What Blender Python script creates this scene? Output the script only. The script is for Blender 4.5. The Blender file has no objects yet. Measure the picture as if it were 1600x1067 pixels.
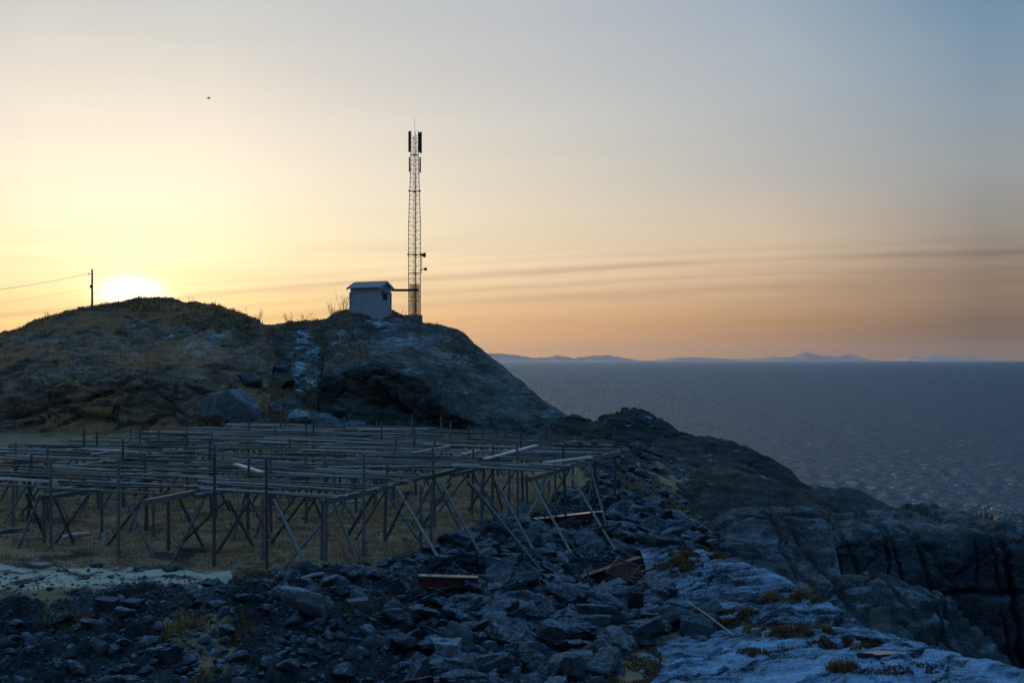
import bpy, bmesh, math, random
import numpy as np
from mathutils import Vector
from mathutils.bvhtree import BVHTree

random.seed(7); rng = np.random.default_rng(7)
S = bpy.context.scene
COL = S.collection
R = math.radians
F = 1778.0            # focal length in photo pixels (1600 wide)
CAMZ = 6.0
HZ = 563.0            # horizon row
SEA_Z = -9.0
SUN_AZ, SUN_EL = -18.5, 3.1

def P(px, py, d):
    return ((px - 800) * d / F, d, CAMZ - (py - HZ) * d / F)

# ------------------------------------------------------------------ noise
def _h(ix, iy, iz, s):
    n = (ix.astype(np.int64) * 374761393 + iy.astype(np.int64) * 668265263 + iz.astype(np.int64) * 2147483647 + s * 1274126177) & 0xFFFFFFFF
    n = ((n ^ (n >> 13)) * 1274126177) & 0xFFFFFFFF
    n = (n ^ (n >> 16)) * 2246822519 & 0xFFFFFFFF
    return (n ^ (n >> 15)) & 0xFFFFFF

def perlin(p, s=0):
    i = np.floor(p).astype(np.int64); f = p - i
    u = f * f * f * (f * (f * 6 - 15) + 10)
    out = 0
    for dx in (0, 1):
        wx = u[:, 0] if dx else 1 - u[:, 0]
        for dy in (0, 1):
            wy = u[:, 1] if dy else 1 - u[:, 1]
            for dz in (0, 1):
                wz = u[:, 2] if dz else 1 - u[:, 2]
                h = _h(i[:, 0] + dx, i[:, 1] + dy, i[:, 2] + dz, s)
                a = (h & 0xFFF) / 4096.0 * 2 * math.pi; z = (h >> 12) / 2048.0 - 1
                r = np.sqrt(np.maximum(0, 1 - z * z))
                g = r * np.cos(a) * (f[:, 0] - dx) + r * np.sin(a) * (f[:, 1] - dy) + z * (f[:, 2] - dz)
                out = out + wx * wy * wz * g
    return out * 1.5

def fbm(p, sc, oct=4, s=0, gain=.5, ridge=False):
    out = 0; a = 1.0; q = p / sc
    for o in range(oct):
        n = perlin(q, s + o * 17)
        out = out + a * ((0.5 - np.abs(n)) * 1.4 if ridge else n)
        a *= gain; q = q * 2.03 + 11.7
    return out

def worley(p, s=0):
    i = np.floor(p).astype(np.int64)
    f1 = np.full(len(p), 9.0); f2 = np.full(len(p), 9.0); cid = np.zeros(len(p))
    for dx in (-1, 0, 1):
        for dy in (-1, 0, 1):
            for dz in (-1, 0, 1):
                c = i + np.array([dx, dy, dz])
                j = [(_h(c[:, 0], c[:, 1], c[:, 2], s + k) / 0xFFFFFF) for k in (1, 2, 3)]
                d = np.sqrt((c[:, 0] + j[0] - p[:, 0]) ** 2 + (c[:, 1] + j[1] - p[:, 1]) ** 2 + (c[:, 2] + j[2] - p[:, 2]) ** 2)
                b = d < f1
                f2 = np.where(b, f1, np.minimum(f2, d)); cid = np.where(b, j[0] * .7 + j[1] * .3, cid); f1 = np.where(b, d, f1)
    return f1, f2, cid

def sst(a, b, x):
    t = np.clip((x - a) / (b - a), 0, 1); return t * t * (3 - 2 * t)

# ------------------------------------------------------------------ mesh helpers
def link(o, parent=None):
    COL.objects.link(o)
    if parent: o.parent = parent
    return o

def mesh_np(name, V, Fq, mat=None, attrs=None, smooth=True):
    V = np.asarray(V, np.float32); Fq = np.asarray(Fq, np.int32)
    me = bpy.data.meshes.new(name)
    k = Fq.shape[1]
    me.vertices.add(len(V)); me.vertices.foreach_set('co', V.ravel())
    me.loops.add(Fq.size); me.loops.foreach_set('vertex_index', Fq.ravel())
    me.polygons.add(len(Fq)); me.polygons.foreach_set('loop_start', np.arange(0, Fq.size, k, dtype=np.int32))
    me.polygons.foreach_set('loop_total', np.full(len(Fq), k, np.int32))
    me.polygons.foreach_set('use_smooth', np.full(len(Fq), smooth))
    me.update(calc_edges=True); me.validate()
    for n, a in (attrs or {}).items():
        at = me.attributes.new(n, 'FLOAT', 'POINT'); at.data.foreach_set('value', np.asarray(a, np.float32))
    if mat: me.materials.append(mat)
    return me

class MB:
    """collects primitives into one mesh"""
    def __init__(s): s.v = []; s.f = []
    def add(s, vs, fs):
        o = len(s.v); s.v += [tuple(x) for x in vs]; s.f += [tuple(i + o for i in q) for q in fs]; return s
    def box(s, c, sz, rz=0, M=None):
        x, y, z = (k / 2 for k in sz); ca, sa = math.cos(rz), math.sin(rz)
        vs = []
        for a, b, d in ((-x,-y,-z),(x,-y,-z),(x,y,-z),(-x,y,-z),(-x,-y,z),(x,-y,z),(x,y,z),(-x,y,z)):
            p = Vector((a, b, d))
            p = (M @ p) if M else Vector((a * ca - b * sa, a * sa + b * ca, d))
            vs.append(p + Vector(c))
        return s.add(vs, [(3,2,1,0),(4,5,6,7),(0,1,5,4),(1,2,6,5),(2,3,7,6),(3,0,4,7)])
    def tube(s, pts, r, sides=6, r1=None, sq=False):
        pts = [Vector(p) for p in pts]; n = len(pts); r1 = r if r1 is None else r1
        vs = []; t0 = (pts[-1] - pts[0]).normalized()
        up = Vector((0, 0, 1)) if abs(t0.z) < .9 else Vector((1, 0, 0))
        a = t0.cross(up).normalized(); b = a.cross(t0).normalized()
        for i, p in enumerate(pts):
            rr = r + (r1 - r) * i / max(1, n - 1)
            for k in range(sides):
                an = 2 * math.pi * (k + .5) / sides
                vs.append(p + a * math.cos(an) * rr + b * math.sin(an) * rr)
        fs = [tuple(range(sides))[::-1], tuple(range((n - 1) * sides, n * sides))]
        for i in range(n - 1):
            for k in range(sides):
                k2 = (k + 1) % sides
                fs.append((i * sides + k, i * sides + k2, (i + 1) * sides + k2, (i + 1) * sides + k))
        return s.add(vs, fs)
    def bar(s, a, b, w, h):
        """rectangular bar from a to b"""
        a, b = Vector(a), Vector(b); t = (b - a).normalized()
        up = Vector((0, 0, 1)) if abs(t.z) < .95 else Vector((0, 1, 0))
        x = t.cross(up).normalized(); y = x.cross(t).normalized()
        vs = [q + x * i * w / 2 + y * j * h / 2 for q in (a, b) for i, j in ((-1,-1),(1,-1),(1,1),(-1,1))]
        return s.add(vs, [(0,1,2,3),(7,6,5,4),(1,0,4,5),(2,1,5,6),(3,2,6,7),(0,3,7,4)])
    def build(s, name, mat, parent=None, smooth=False):
        me = bpy.data.meshes.new(name); me.from_pydata(s.v, [], s.f); me.materials.append(mat)
        bm = bmesh.new(); bm.from_mesh(me); bmesh.ops.recalc_face_normals(bm, faces=bm.faces); bm.to_mesh(me); bm.free()
        if smooth:
            me.polygons.foreach_set('use_smooth', [True] * len(me.polygons))
        return link(bpy.data.objects.new(name, me), parent)

def tag(o, label=None, cat=None, group=None, kind=None):
    if label: o['label'] = label
    if cat: o['category'] = cat
    if group: o['group'] = group
    if kind: o['kind'] = kind
    return o

def thing(name, label, cat, loc=(0, 0, 0), rz=0, group=None):
    o = bpy.data.objects.new(name, None); o.empty_display_size = .2
    o.location = loc; o.rotation_euler = (0, 0, rz); COL.objects.link(o)
    return tag(o, label, cat, group)

# ------------------------------------------------------------------ materials
class NT:
    def __init__(s, name):
        s.m = bpy.data.materials.new(name); s.m.use_nodes = True; s.t = s.m.node_tree
        s.b = s.t.nodes['Principled BSDF']
    def n(s, typ, **kw):
        x = s.t.nodes.new('ShaderNode' + typ)
        for k, v in kw.items():
            if k in x.inputs: x.inputs[k].default_value = v
            else: setattr(x, k, v)
        return x
    def l(s, a, b): s.t.links.new(a, b)
    def coord(s, scale=(1, 1, 1), rot=(0, 0, 0), out='Object'):
        tc = s.n('TexCoord'); mp = s.n('Mapping'); mp.inputs['Scale'].default_value = scale; mp.inputs['Rotation'].default_value = rot
        s.l(tc.outputs[out], mp.inputs['Vector']); return mp.outputs[0]
    def noise(s, vec, scale, detail=4, rough=.55, dist=0):
        x = s.n('TexNoise'); x.inputs['Scale'].default_value = scale; x.inputs['Detail'].default_value = detail
        x.inputs['Roughness'].default_value = rough; x.inputs['Distortion'].default_value = dist
        s.l(vec, x.inputs['Vector']); return x.outputs['Fac']
    def ramp(s, fac, stops):
        x = s.n('ValToRGB'); e = x.color_ramp.elements
        while len(e) < len(stops): e.new(.5)
        for el, (p, c) in zip(e, stops):
            el.position = p; el.color = c if len(c) == 4 else (*c, 1)
        s.l(fac, x.inputs[0]); return x.outputs[0]
    def math(s, op, a, b=None, clamp=False):
        x = s.n('Math'); x.operation = op; x.use_clamp = clamp
        for i, v in enumerate((a, b)):
            if v is None: continue
            if isinstance(v, (int, float)): x.inputs[i].default_value = v
            else: s.l(v, x.inputs[i])
        return x.outputs[0]
    def mix(s, fac, a, b, typ='MIX'):
        x = s.n('Mix'); x.data_type = 'RGBA'; x.blend_type = typ
        for i, v in ((0, fac), (6, a), (7, b)):
            if isinstance(v, (int, float)): x.inputs[i].default_value = v
            elif isinstance(v, tuple): x.inputs[i].default_value = (*v, 1) if len(v) == 3 else v
            else: s.l(v, x.inputs[i])
        return x.outputs[2]
    def attr(s, name):
        x = s.n('Attribute'); x.attribute_name = name; return x.outputs['Fac']
    def bump(s, h, strength, dist, prev=None):
        x = s.n('Bump'); x.inputs['Strength'].default_value = strength; x.inputs['Distance'].default_value = dist
        s.l(h, x.inputs['Height'])
        if prev is not None: s.l(prev, x.inputs['Normal'])
        return x.outputs[0]
    def done(s, col, rough=.85, nrm=None, spec=.3, metal=0):
        if isinstance(col, tuple): s.b.inputs['Base Color'].default_value = (*col, 1)
        else: s.l(col, s.b.inputs['Base Color'])
        if isinstance(rough, (int, float)): s.b.inputs['Roughness'].default_value = rough
        else: s.l(rough, s.b.inputs['Roughness'])
        s.b.inputs['Specular IOR Level'].default_value = spec; s.b.inputs['Metallic'].default_value = metal
        if nrm is not None: s.l(nrm, s.b.inputs['Normal'])
        return s.m

def terrain_mat(name, dark, mid, light, strata=(1, 1, 1), srot=(0, 0, 0), frost=(.55, .62, .7), grass=((.045, .035, .02), (.13, .10, .05)), bs=1.0, spec=.25, near=False, fk=.8, fw=.38):
    t = NT(name); v = t.coord(); vs = t.coord(strata, srot)
    n1 = t.noise(v, .35, 6, .6); n2 = t.noise(vs, 1.6, 8, .65, .4); n3 = t.noise(v, 9, 6, .7)
    m = t.math('ADD', t.math('MULTIPLY', n1, .5), t.math('MULTIPLY', n2, .5))
    c = t.ramp(m, [(.40, dark), (.5, mid), (.60, light)])
    c = t.mix(.85, c, t.ramp(n3, [(.42, (.32, .32, .32)), (.58, (1.1, 1.1, 1.1))]), 'MULTIPLY')
    gn = t.noise(v, 1.1, 6, .7); gt = t.noise(v, 14, 5, .7)
    gcol = t.ramp(t.math('ADD', t.math('MULTIPLY', gn, .45), t.math('MULTIPLY', gt, .55)), [(.36, grass[0]), (.62, grass[1])])
    gf = t.math('ADD', t.attr('grass'), t.math('MULTIPLY', t.math('SUBTRACT', gn, .5), 1.3))
    gf = t.ramp(gf, [(.42, (0, 0, 0)), (.58, (1, 1, 1))])
    c = t.mix(gf, c, gcol)
    fn = t.noise(vs, 2.6, 9, .72, .2); fn2 = t.noise(v, 26, 4, .75)
    ff = t.math('ADD', t.math('MULTIPLY', t.attr('frost'), .75), t.math('ADD', t.math('MULTIPLY', t.math('SUBTRACT', fn, .5), 2.1), t.math('MULTIPLY', t.math('SUBTRACT', fn2, .5), 1.5)))
    ff = t.ramp(ff, [(.3, (0, 0, 0)), (.3 + fw, (1, 1, 1))])
    c = t.mix(t.math('MULTIPLY', ff, fk), c, frost)
    b = t.bump(n2, .55 * bs, .35); b = t.bump(n3, .6 * bs, .10, b); b = t.bump(t.noise(v, 34 if near else 20, 4, .7), .5 * bs, .03, b)
    return t.done(c, .82, b, spec)

def wood_mat(name, c0, c1, scale=(1, 1, 1)):
    t = NT(name)
    oi = t.n('ObjectInfo'); v = t.coord()
    n = t.noise(v, 6, 5, .7); n2 = t.noise(v, 30, 3, .6)
    c = t.ramp(t.math('ADD', t.math('MULTIPLY', n, .6), t.math('MULTIPLY', n2, .4)), [(.35, c0), (.62, c1)])
    k = t.math('ADD', t.math('MULTIPLY', oi.outputs['Random'], .75), .55)
    cc = t.n('CombineColor'); [t.l(k, cc.inputs[i]) for i in range(3)]
    c = t.mix(1.0, c, cc.outputs[0], 'MULTIPLY')
    return t.done(c, .5, t.bump(n2, .4, .02), .5)

def simple_mat(name, c0, c1, scale=4, rough=.7, metal=0, bump=.2, spec=.4):
    t = NT(name); v = t.coord(); n = t.noise(v, scale, 6, .65)
    return t.done(t.ramp(n, [(.35, c0), (.65, c1)]), rough, t.bump(n, bump, .02), spec, metal)

M = {}
M['hill'] = terrain_mat('hill_rock_and_heather', (.06, .032, .018), (.19, .108, .062), (.38, .25, .165), strata=(.6, .6, 2.2), grass=((.09, .036, .014), (.42, .18, .065)))  # warm glare over the hill is put into these red-brown colours
M['knoll'] = terrain_mat('knoll_rock', (.03, .03, .024), (.085, .082, .068), (.18, .175, .15), strata=(.5, .5, 2.5), srot=(0, R(28), 0), grass=((.045, .024, .011), (.18, .10, .042)))
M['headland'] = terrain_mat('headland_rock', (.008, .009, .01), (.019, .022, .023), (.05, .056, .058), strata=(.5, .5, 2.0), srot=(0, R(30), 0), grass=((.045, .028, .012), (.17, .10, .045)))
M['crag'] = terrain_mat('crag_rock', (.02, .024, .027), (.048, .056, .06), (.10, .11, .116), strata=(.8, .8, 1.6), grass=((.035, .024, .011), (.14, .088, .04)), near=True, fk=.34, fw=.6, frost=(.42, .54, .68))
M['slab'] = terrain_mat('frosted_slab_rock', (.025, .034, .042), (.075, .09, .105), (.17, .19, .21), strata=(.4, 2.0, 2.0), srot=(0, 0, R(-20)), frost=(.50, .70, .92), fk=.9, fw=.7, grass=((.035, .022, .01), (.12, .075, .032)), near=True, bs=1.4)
M['ground'] = terrain_mat('field_and_scree', (.014, .015, .018), (.035, .036, .04), (.075, .077, .082), grass=((.13, .07, .034), (.46, .265, .13)), near=True, frost=(.76, .59, .43))  # warm skylight is put into the grass and track frost colours

def rock_mat(name, dark, light, lichen, frost, vary=1.3):
    t = NT(name); v = t.coord(); oi = t.n('ObjectInfo')
    n = t.noise(v, 1.6, 8, .65, .3); n2 = t.noise(v, 7, 6, .7)
    c = t.ramp(n, [(.34, dark), (.66, light)])
    k = t.math('ADD', t.math('MULTIPLY', oi.outputs['Random'], vary), 1 - vary / 2)
    cc = t.n('CombineColor'); [t.l(k, cc.inputs[i]) for i in range(3)]
    c = t.mix(1.0, c, cc.outputs[0], 'MULTIPLY')
    c = t.mix(t.math('MULTIPLY', t.ramp(n2, [(.55, (0, 0, 0)), (.7, (1, 1, 1))]), lichen), c, (.2, .21, .17))
    g = t.n('NewGeometry'); sx = t.n('SeparateXYZ'); t.l(g.outputs['Normal'], sx.inputs[0])
    ff = t.math('ADD', t.math('MULTIPLY', sx.outputs[2], .75), t.math('MULTIPLY', t.math('SUBTRACT', n2, .5), 1.2))
    c = t.mix(t.math('MULTIPLY', t.ramp(ff, [(.6, (0, 0, 0)), (.9, (1, 1, 1))]), frost), c, (.34, .41, .52))
    return t.done(c, .75, t.bump(n2, .6, .08), .3)
M['rock'] = rock_mat('broken_slate', (.014, .016, .02), (.055, .058, .066), .15, .5)
M['boulder'] = rock_mat('grey_boulder', (.04, .044, .048), (.13, .14, .145), .5, .35, .7)
M['pale'] = rock_mat('pale_boulder', (.10, .10, .105), (.26, .265, .27), .4, .5, .3)
M['wood'] = wood_mat('weathered_pole', (.05, .046, .042), (.19, .18, .165))
M['rail'] = wood_mat('drying_rail', (.035, .03, .027), (.17, .15, .135))
M['plank'] = wood_mat('bleached_plank', (.28, .26, .24), (.55, .52, .48))
M['pale_rail'] = wood_mat('newer_rail', (.20, .18, .16), (.42, .39, .36))
M['rust'] = simple_mat('rusted_steel', (.07, .022, .016), (.16, .06, .045), 6, .5, .3)
M['top_sheen'] = simple_mat('painted_sheen_steel', (.16, .12, .10), (.26, .21, .18), 6, .16, 0, .05, 1.0)  # paler, glossier steel for flange tops; sky sheen put into the colour
M['steel'] = simple_mat('galvanised_steel', (.12, .12, .125), (.22, .22, .225), 8, .5, .7)
M['dark'] = simple_mat('dark_antenna_plastic', (.02, .02, .022), (.04, .04, .042), 8, .6)
M['white'] = simple_mat('white_painted_boards', (.34, .34, .35), (.5, .5, .51), 3, .7)
M['roof'] = simple_mat('grey_sheet_roof', (.18, .165, .17), (.27, .255, .26), 3, .55)
M['concrete'] = simple_mat('concrete', (.16, .15, .14), (.30, .29, .27), 5, .9)
M['twig'] = simple_mat('bare_twig', (.05, .035, .025), (.10, .07, .05), 20, .9)
M['bird'] = simple_mat('gull_feather', (.05, .05, .055), (.12, .12, .125), 8, .8)
M['hull'] = simple_mat('dark_hull', (.03, .03, .035), (.06, .06, .065), 3, .6)
tb = NT('boarded_wall'); bv = tb.coord(); wv = tb.n('TexWave'); wv.bands_direction = 'Z'; wv.wave_profile = 'SAW'; wv.inputs['Scale'].default_value = 1.05; tb.l(bv, wv.inputs[0])
bn = tb.noise(bv, 2.2, 6, .65)
M['board'] = tb.done(tb.ramp(bn, [(.3, (.40, .36, .33)), (.7, (.58, .56, .55))]), .75, tb.bump(wv.outputs[1], .9, .03))

# ------------------------------------------------------------------ lofted rock bodies
BV_OBJS = []
def resample(row, n):
    row = np.array(row, float); x = row[:, 0]; t = np.linspace(x[0], x[-1], n)
    out = np.stack([t, np.interp(t, x, row[:, 1]), np.interp(t, x, row[:, 2])], 1)
    k = max(1, n // 140); ker = np.hanning(2 * k + 3)[1:-1]; ker /= ker.sum()
    for c in (1, 2):
        a = np.pad(out[:, c], k, 'reflect', reflect_type='odd'); out[:, c] = np.convolve(a, ker, 'valid')[:n]
    X = (out[:, 0] - 800) * out[:, 2] / F
    return np.stack([X, out[:, 2], CAMZ - (out[:, 1] - HZ) * out[:, 2] / F], 1)

def loft(rows, nu, per, back=((4, -1.5), (12, -9))):
    """rows: polylines of (px, py, depth) from foot to crest; back: offsets behind the crest (m)"""
    W = [resample(r, nu) for r in rows]
    for dy, dz in back: W.append(W[len(rows) - 1] + np.array([0, dy, dz]))
    W = np.array(W); out = []
    for i in range(len(W) - 1):
        p0, p1, p2, p3 = W[max(i - 1, 0)], W[i], W[i + 1], W[min(i + 2, len(W) - 1)]
        m1 = (p2 - p0) * .5; m2 = (p3 - p1) * .5
        seg = np.linalg.norm(p2 - p1, axis=1, keepdims=True)
        for mm in (m1, m2):
            L = np.linalg.norm(mm, axis=1, keepdims=True); mm *= np.minimum(1, seg * 1.1 / np.maximum(L, 1e-6))
        k = per[i] if i < len(per) else 12
        for t in np.linspace(0, 1, k, endpoint=False):
            a = 2 * t**3 - 3 * t**2 + 1; b = t**3 - 2 * t**2 + t; c = -2 * t**3 + 3 * t**2; d = t**3 - t**2
            out.append(a * p1 + b * m1 + c * p2 + d * m2)
    out.append(W[-1])
    return np.array(out)

def normals(V):
    du = np.gradient(V, axis=1); dv = np.gradient(V, axis=0); n = np.cross(du, dv)
    return n / np.maximum(np.linalg.norm(n, axis=2, keepdims=True), 1e-9)

def grid_faces(nv, nu):
    a = np.arange(nv * nu).reshape(nv, nu)
    return np.stack([a[:-1, :-1], a[:-1, 1:], a[1:, 1:], a[1:, :-1]], -1).reshape(-1, 4)

def body(name, V, disp, attrs, mat):
    nv, nu, _ = V.shape; N = normals(V); p = V.reshape(-1, 3)
    d = disp(p, N.reshape(-1, 3)); ef = sst(0, .05, np.minimum(np.linspace(0, 1, nu), np.linspace(1, 0, nu))); d = d * np.tile(ef, nv); V2 = V + N * d.reshape(nv, nu, 1)
    N2 = normals(V2).reshape(-1, 3); p2 = V2.reshape(-1, 3)
    px = 800 + p2[:, 0] / np.maximum(p2[:, 1], 1) * F; py = HZ + (CAMZ - p2[:, 2]) / np.maximum(p2[:, 1], 1) * F
    me = mesh_np(name, p2, grid_faces(nv, nu), mat, attrs(p2, N2, px, py))
    o = link(bpy.data.objects.new(name, me)); tag(o, kind='structure')
    BV_OBJS.append((p2, grid_faces(nv, nu)))
    return o

def blob(px, py, cx, cy, rx, ry):
    return np.clip(1.4 - np.hypot((px - cx) / rx, (py - cy) / ry) * 1.4, 0, 1)

# hill on the left
V = loft([
    [(-420,720,78),(0,715,79),(200,715,79),(330,712,79),(425,705,80)],
    [(-420,665,84.5),(0,668,84.5),(120,665,85),(200,668,85.5),(300,668,84.5),(360,660,83.5),(425,675,83)],
    [(-420,590,87),(0,595,87),(60,588,87.5),(120,580,88),(200,588,88),(300,595,87),(350,606,86),(422,640,85.5)],
    [(-420,560,94),(0,552,95),(100,528,97),(200,518,99),(300,522,98),(360,545,95),(424,600,90)],
    [(-420,610,100),(-150,570,101),(0,525,103),(22,517,104),(40,507,104),(60,499,104),(100,489,105),(145,482,106),(200,476,106),(238,469,106),(256,466,106),(266,471,106),(300,474,105),(330,478,104),(355,485,103),(380,494,101),(400,506,99),(415,520,97),(428,572,92)]],
    460, [26, 34, 30, 34], ((6, -.6), (18, -5), (45, -20)))
def d_hill(p, n):
    w = worley(p * np.array([.28, .28, .4]) + fbm(p, 6, 2, 5)[:, None] * .5, 3)
    low = sst(6.5, 3.0, p[:, 2])
    return fbm(p, 7, 5, 1) * .55 - sst(.16, 0, w[1] - w[0]) * .35 * (.3 + .7 * low) + (w[2] - .5) * .5 * low + fbm(p * np.array([1, 1, 3]), 1.6, 4, 9) * .16 + fbm(p * np.array([.7, .7, 1.8]), .6, 3, 10, ridge=True) * .08
def a_hill(p, n, px, py):
    nz = n[:, 2]; m = fbm(p, 5, 4, 21)
    g = .04 + .5 * sst(.35, .85, nz) + m * .6 + .35 * sst(600, 660, py)
    g -= .35 * blob(px, py, 370, 560, 60, 60)
    f = -.25 + .25 * sst(.75, .95, nz) + fbm(p, 3, 4, 33) * .35 + .3 * blob(px, py, 300, 530, 140, 45)
    return {'grass': g, 'frost': f}
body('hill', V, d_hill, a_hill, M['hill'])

# knoll carrying the mast and the hut
V = loft([
    [(490,712,82),(540,712,83),(600,725,80),(700,730,79),(800,724,80),(860,716,82),(925,705,84)],
    [(496,676,87),(540,680,87.5),(640,690,87.5),(700,700,86.5),(760,700,86.5),(850,694,88),(915,682,89)],
    [(500,620,89.3),(520,622,89.5),(560,626,89.7),(640,646,89.4),(690,668,88.8),(740,676,88.2),(780,668,89),(850,672,89.6),(915,676,90)],
    [(503,590,89),(520,584,89),(560,577,89),(620,580,88.8),(660,594,88.6),(684,622,88.4),(712,652,88.4),(745,660,88.8),(785,648,89.8),(850,658,90.6),(915,672,90.8)],
    [(506,578,90.5),(525,566,91.5),(560,556,92.5),(640,558,92.5),(700,584,92.5),(740,610,92.5),(800,628,92.8),(850,646,92.5),(915,666,91.6)],
    [(505,560,97),(530,534,98.5),(580,522,100.5),(640,525,101.5),(700,550,101),(760,580,99),(820,615,96),(860,640,94),(918,663,92.5)],
    [(498,507,106),(510,500,106),(525,491,107),(545,487,107),(600,487,108),(630,497,109),(662,507,109),(690,512,108),(712,520,107),(740,540,106),(762,556,105),(785,578,103),(800,591,102),(820,607,100),(850,630,97),(890,654,94),(922,672,93)]],
    440, [12, 26, 30, 10, 22, 26], ((6, -.5), (16, -4), (40, -20)))
def d_knoll(p, n):
    w = worley(p * np.array([.3, .3, .45]) + fbm(p, 5, 2, 5)[:, None] * .45, 8)
    face = sst(.45, .1, n[:, 2])
    q = p @ np.array([[.88, 0, .47], [0, 1, 0], [-.47, 0, .88]])
    st = fbm(q * np.array([.5, .5, 3.2]), 2.0, 4, 2, ridge=True)
    return fbm(p, 8, 4, 3) * .3 - sst(.14, 0, w[1] - w[0]) * .3 * (.25 + .75 * face) + (w[2] - .5) * .7 * face + st * .16 + fbm(q * np.array([.5, .7, 2.2]), .5, 3, 6, ridge=True) * .06
def a_knoll(p, n, px, py):
    nz = n[:, 2]
    g = -.02 + fbm(p, 4, 4, 55) * .55
    g += .55 * blob(px, py, 530, 530, 62, 60) + .5 * blob(px, py, 600, 492, 90, 14) + .3 * blob(px, py, 690, 540, 60, 30) + .45 * blob(px, py, 480, 640, 40, 70)
    f = -.22 + .40 * sst(.45, .9, nz) + fbm(p * np.array([.7, .7, 2]), 2.4, 4, 44) * .35 - .5 * sst(.35, .1, nz)
    f += .3 * blob(px, py, 600, 500, 70, 16) + .25 * blob(px, py, 600, 535, 60, 10)
    return {'grass': g, 'frost': f}
body('hill', V, d_knoll, a_knoll, M['knoll'])

# gully between the two, with the icy path
V = loft([
    [(340,715,78),(470,718,78),(505,722,79),(535,740,80)],
    [(345,662,83.5),(470,662,83),(505,672,84.5),(532,700,87)],
    [(355,606,89),(450,610,89),(500,616,90.5),(530,650,93)],
    [(370,558,95.5),(460,556,96),(580,560,99)],
    [(378,516,102),(440,514,102.5),(500,508,103.5),(575,505,105)],
    [(380,510,107),(440,508,107),(500,500,107),(580,495,109)]], 220, [26, 30, 30, 26, 12], ((6, -.6), (20, -8)))
def d_gul(p, n):
    return fbm(p, 3.5, 5, 71) * .5 + fbm(p, .8, 3, 72) * .12 - np.abs(fbm(p, 1.4, 3, 73)) * .2
def a_gul(p, n, px, py):
    cx = np.interp(py, [500, 520, 560, 600, 640], [450, 468, 482, 478, 470])
    path = np.clip(1.4 - np.abs(px - cx + fbm(p, 1.5, 2, 79) * 16) / 20, 0, 1) * sst(628, 595, py) * sst(508, 520, py)
    step = .5 + .5 * np.sin(p[:, 2] * 9 + fbm(p, 2, 2, 5) * 4)
    f = -.25 + 1.0 * path * (.5 + .5 * step) + fbm(p, 1.5, 3, 75) * .4 + .5 * blob(px, py, 430, 514, 30, 10)
    g = .5 + fbm(p, 2.5, 4, 76) * .9 - path * 1.2 - .5 * blob(px, py, 432, 555, 30, 40)
    return {'grass': g, 'frost': f}
body('gully', V, d_gul, a_gul, M['knoll'])

# headland running down to the sea
V = loft([
    [(815,725,75),(950,728,71),(1030,735,68),(1068,770,62),(1090,830,54),(1115,880,50),(1210,890,50),(1300,930,49)],
    [(828,700,79),(950,704,75),(1035,712,72),(1078,745,66),(1105,790,58),(1130,828,54),(1225,850,54),(1310,890,53)],
    [(838,690,81),(950,690,79),(1050,702,77),(1100,722,72),(1150,755,66),(1195,785,61.5),(1262,815,60),(1330,850,57)],
    [(845,676,84),(950,674,83),(1055,690,82),(1110,700,78.5),(1165,724,74),(1220,758,70),(1285,795,66),(1345,835,63)],
    [(850,665,86),(872,656,88),(886,653,88),(902,651,88),(920,657,88),(933,658,88),(938,651,88),(955,650,88),(972,648,88),(975,643,88),(988,645,88),(1003,650,87),(1030,664,86),(1058,677,85),(1080,682,84),(1105,682,83),(1130,686,82),(1150,691,81),(1163,697,80),(1200,720,77),(1230,739,75),(1262,758,73),(1282,772,72),(1300,788,70),(1325,812,68),(1360,845,66)]],
    420, [12, 26, 24, 24], ((3, -1.2), (10, -8), (25, -18)))
def d_head(p, n):
    w = worley(p * np.array([.3, .3, .42]) + fbm(p, 5, 2, 5)[:, None] * .5, 13)
    lft = sst(12, 4, p[:, 0])
    q = p @ np.array([[.85, 0, .52], [0, 1, 0], [-.52, 0, .85]])
    return fbm(p, 6, 4, 81) * .35 - sst(.13, 0, w[1] - w[0]) * (.12 + .2 * lft) + (w[2] - .5) * .5 * lft + fbm(q * np.array([.5, .5, 3]), 1.8, 4, 82, ridge=True) * .16 + fbm(q * np.array([.5, .7, 2.2]), .5, 3, 83, ridge=True) * .06
def a_head(p, n, px, py):
    nz = n[:, 2]
    return {'grass': -.02 + fbm(p, 3.5, 4, 84) * .55 + .25 * blob(px, py, 1150, 750, 110, 50), 'frost': -.46 + .4 * sst(.5, .95, nz) + fbm(p, 2.2, 4, 85) * .45 + .3 * blob(px, py, 1050, 745, 60, 40)}
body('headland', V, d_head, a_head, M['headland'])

# low skerry behind the outcrop
V = loft([
    [(1215,850,84),(1300,860,82),(1450,870,82)],
    [(1225,790,88),(1280,785,89),(1340,790,90),(1440,815,91)],
    [(1240,775,92),(1262,763,94),(1285,759,95),(1312,760,95),(1340,768,96),(1365,780,97),(1400,797,98),(1450,815,98)]],
    160, [24, 24], ((5, -1.5), (14, -10)))
def d_sk(p, n): return fbm(p, 5, 5, 91) * .4 + fbm(p * np.array([.6, .6, 3]), 1.5, 3, 92, ridge=True) * .12
def a_sk(p, n, px, py): return {'grass': -.25 + fbm(p, 3, 3, 93) * .3, 'frost': -.25 + .45 * sst(.6, .95, n[:, 2]) + fbm(p, 2, 4, 94) * .4}
body('skerry', V, d_sk, a_sk, M['crag'])

def crack(p, n, s, sc, wid, dep, warp=.35):
    w = worley(p * sc + fbm(p, 4, 3, s)[:, None] * warp, s)
    return -sst(wid, 0, w[1] - w[0]) * dep, w[2]
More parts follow.
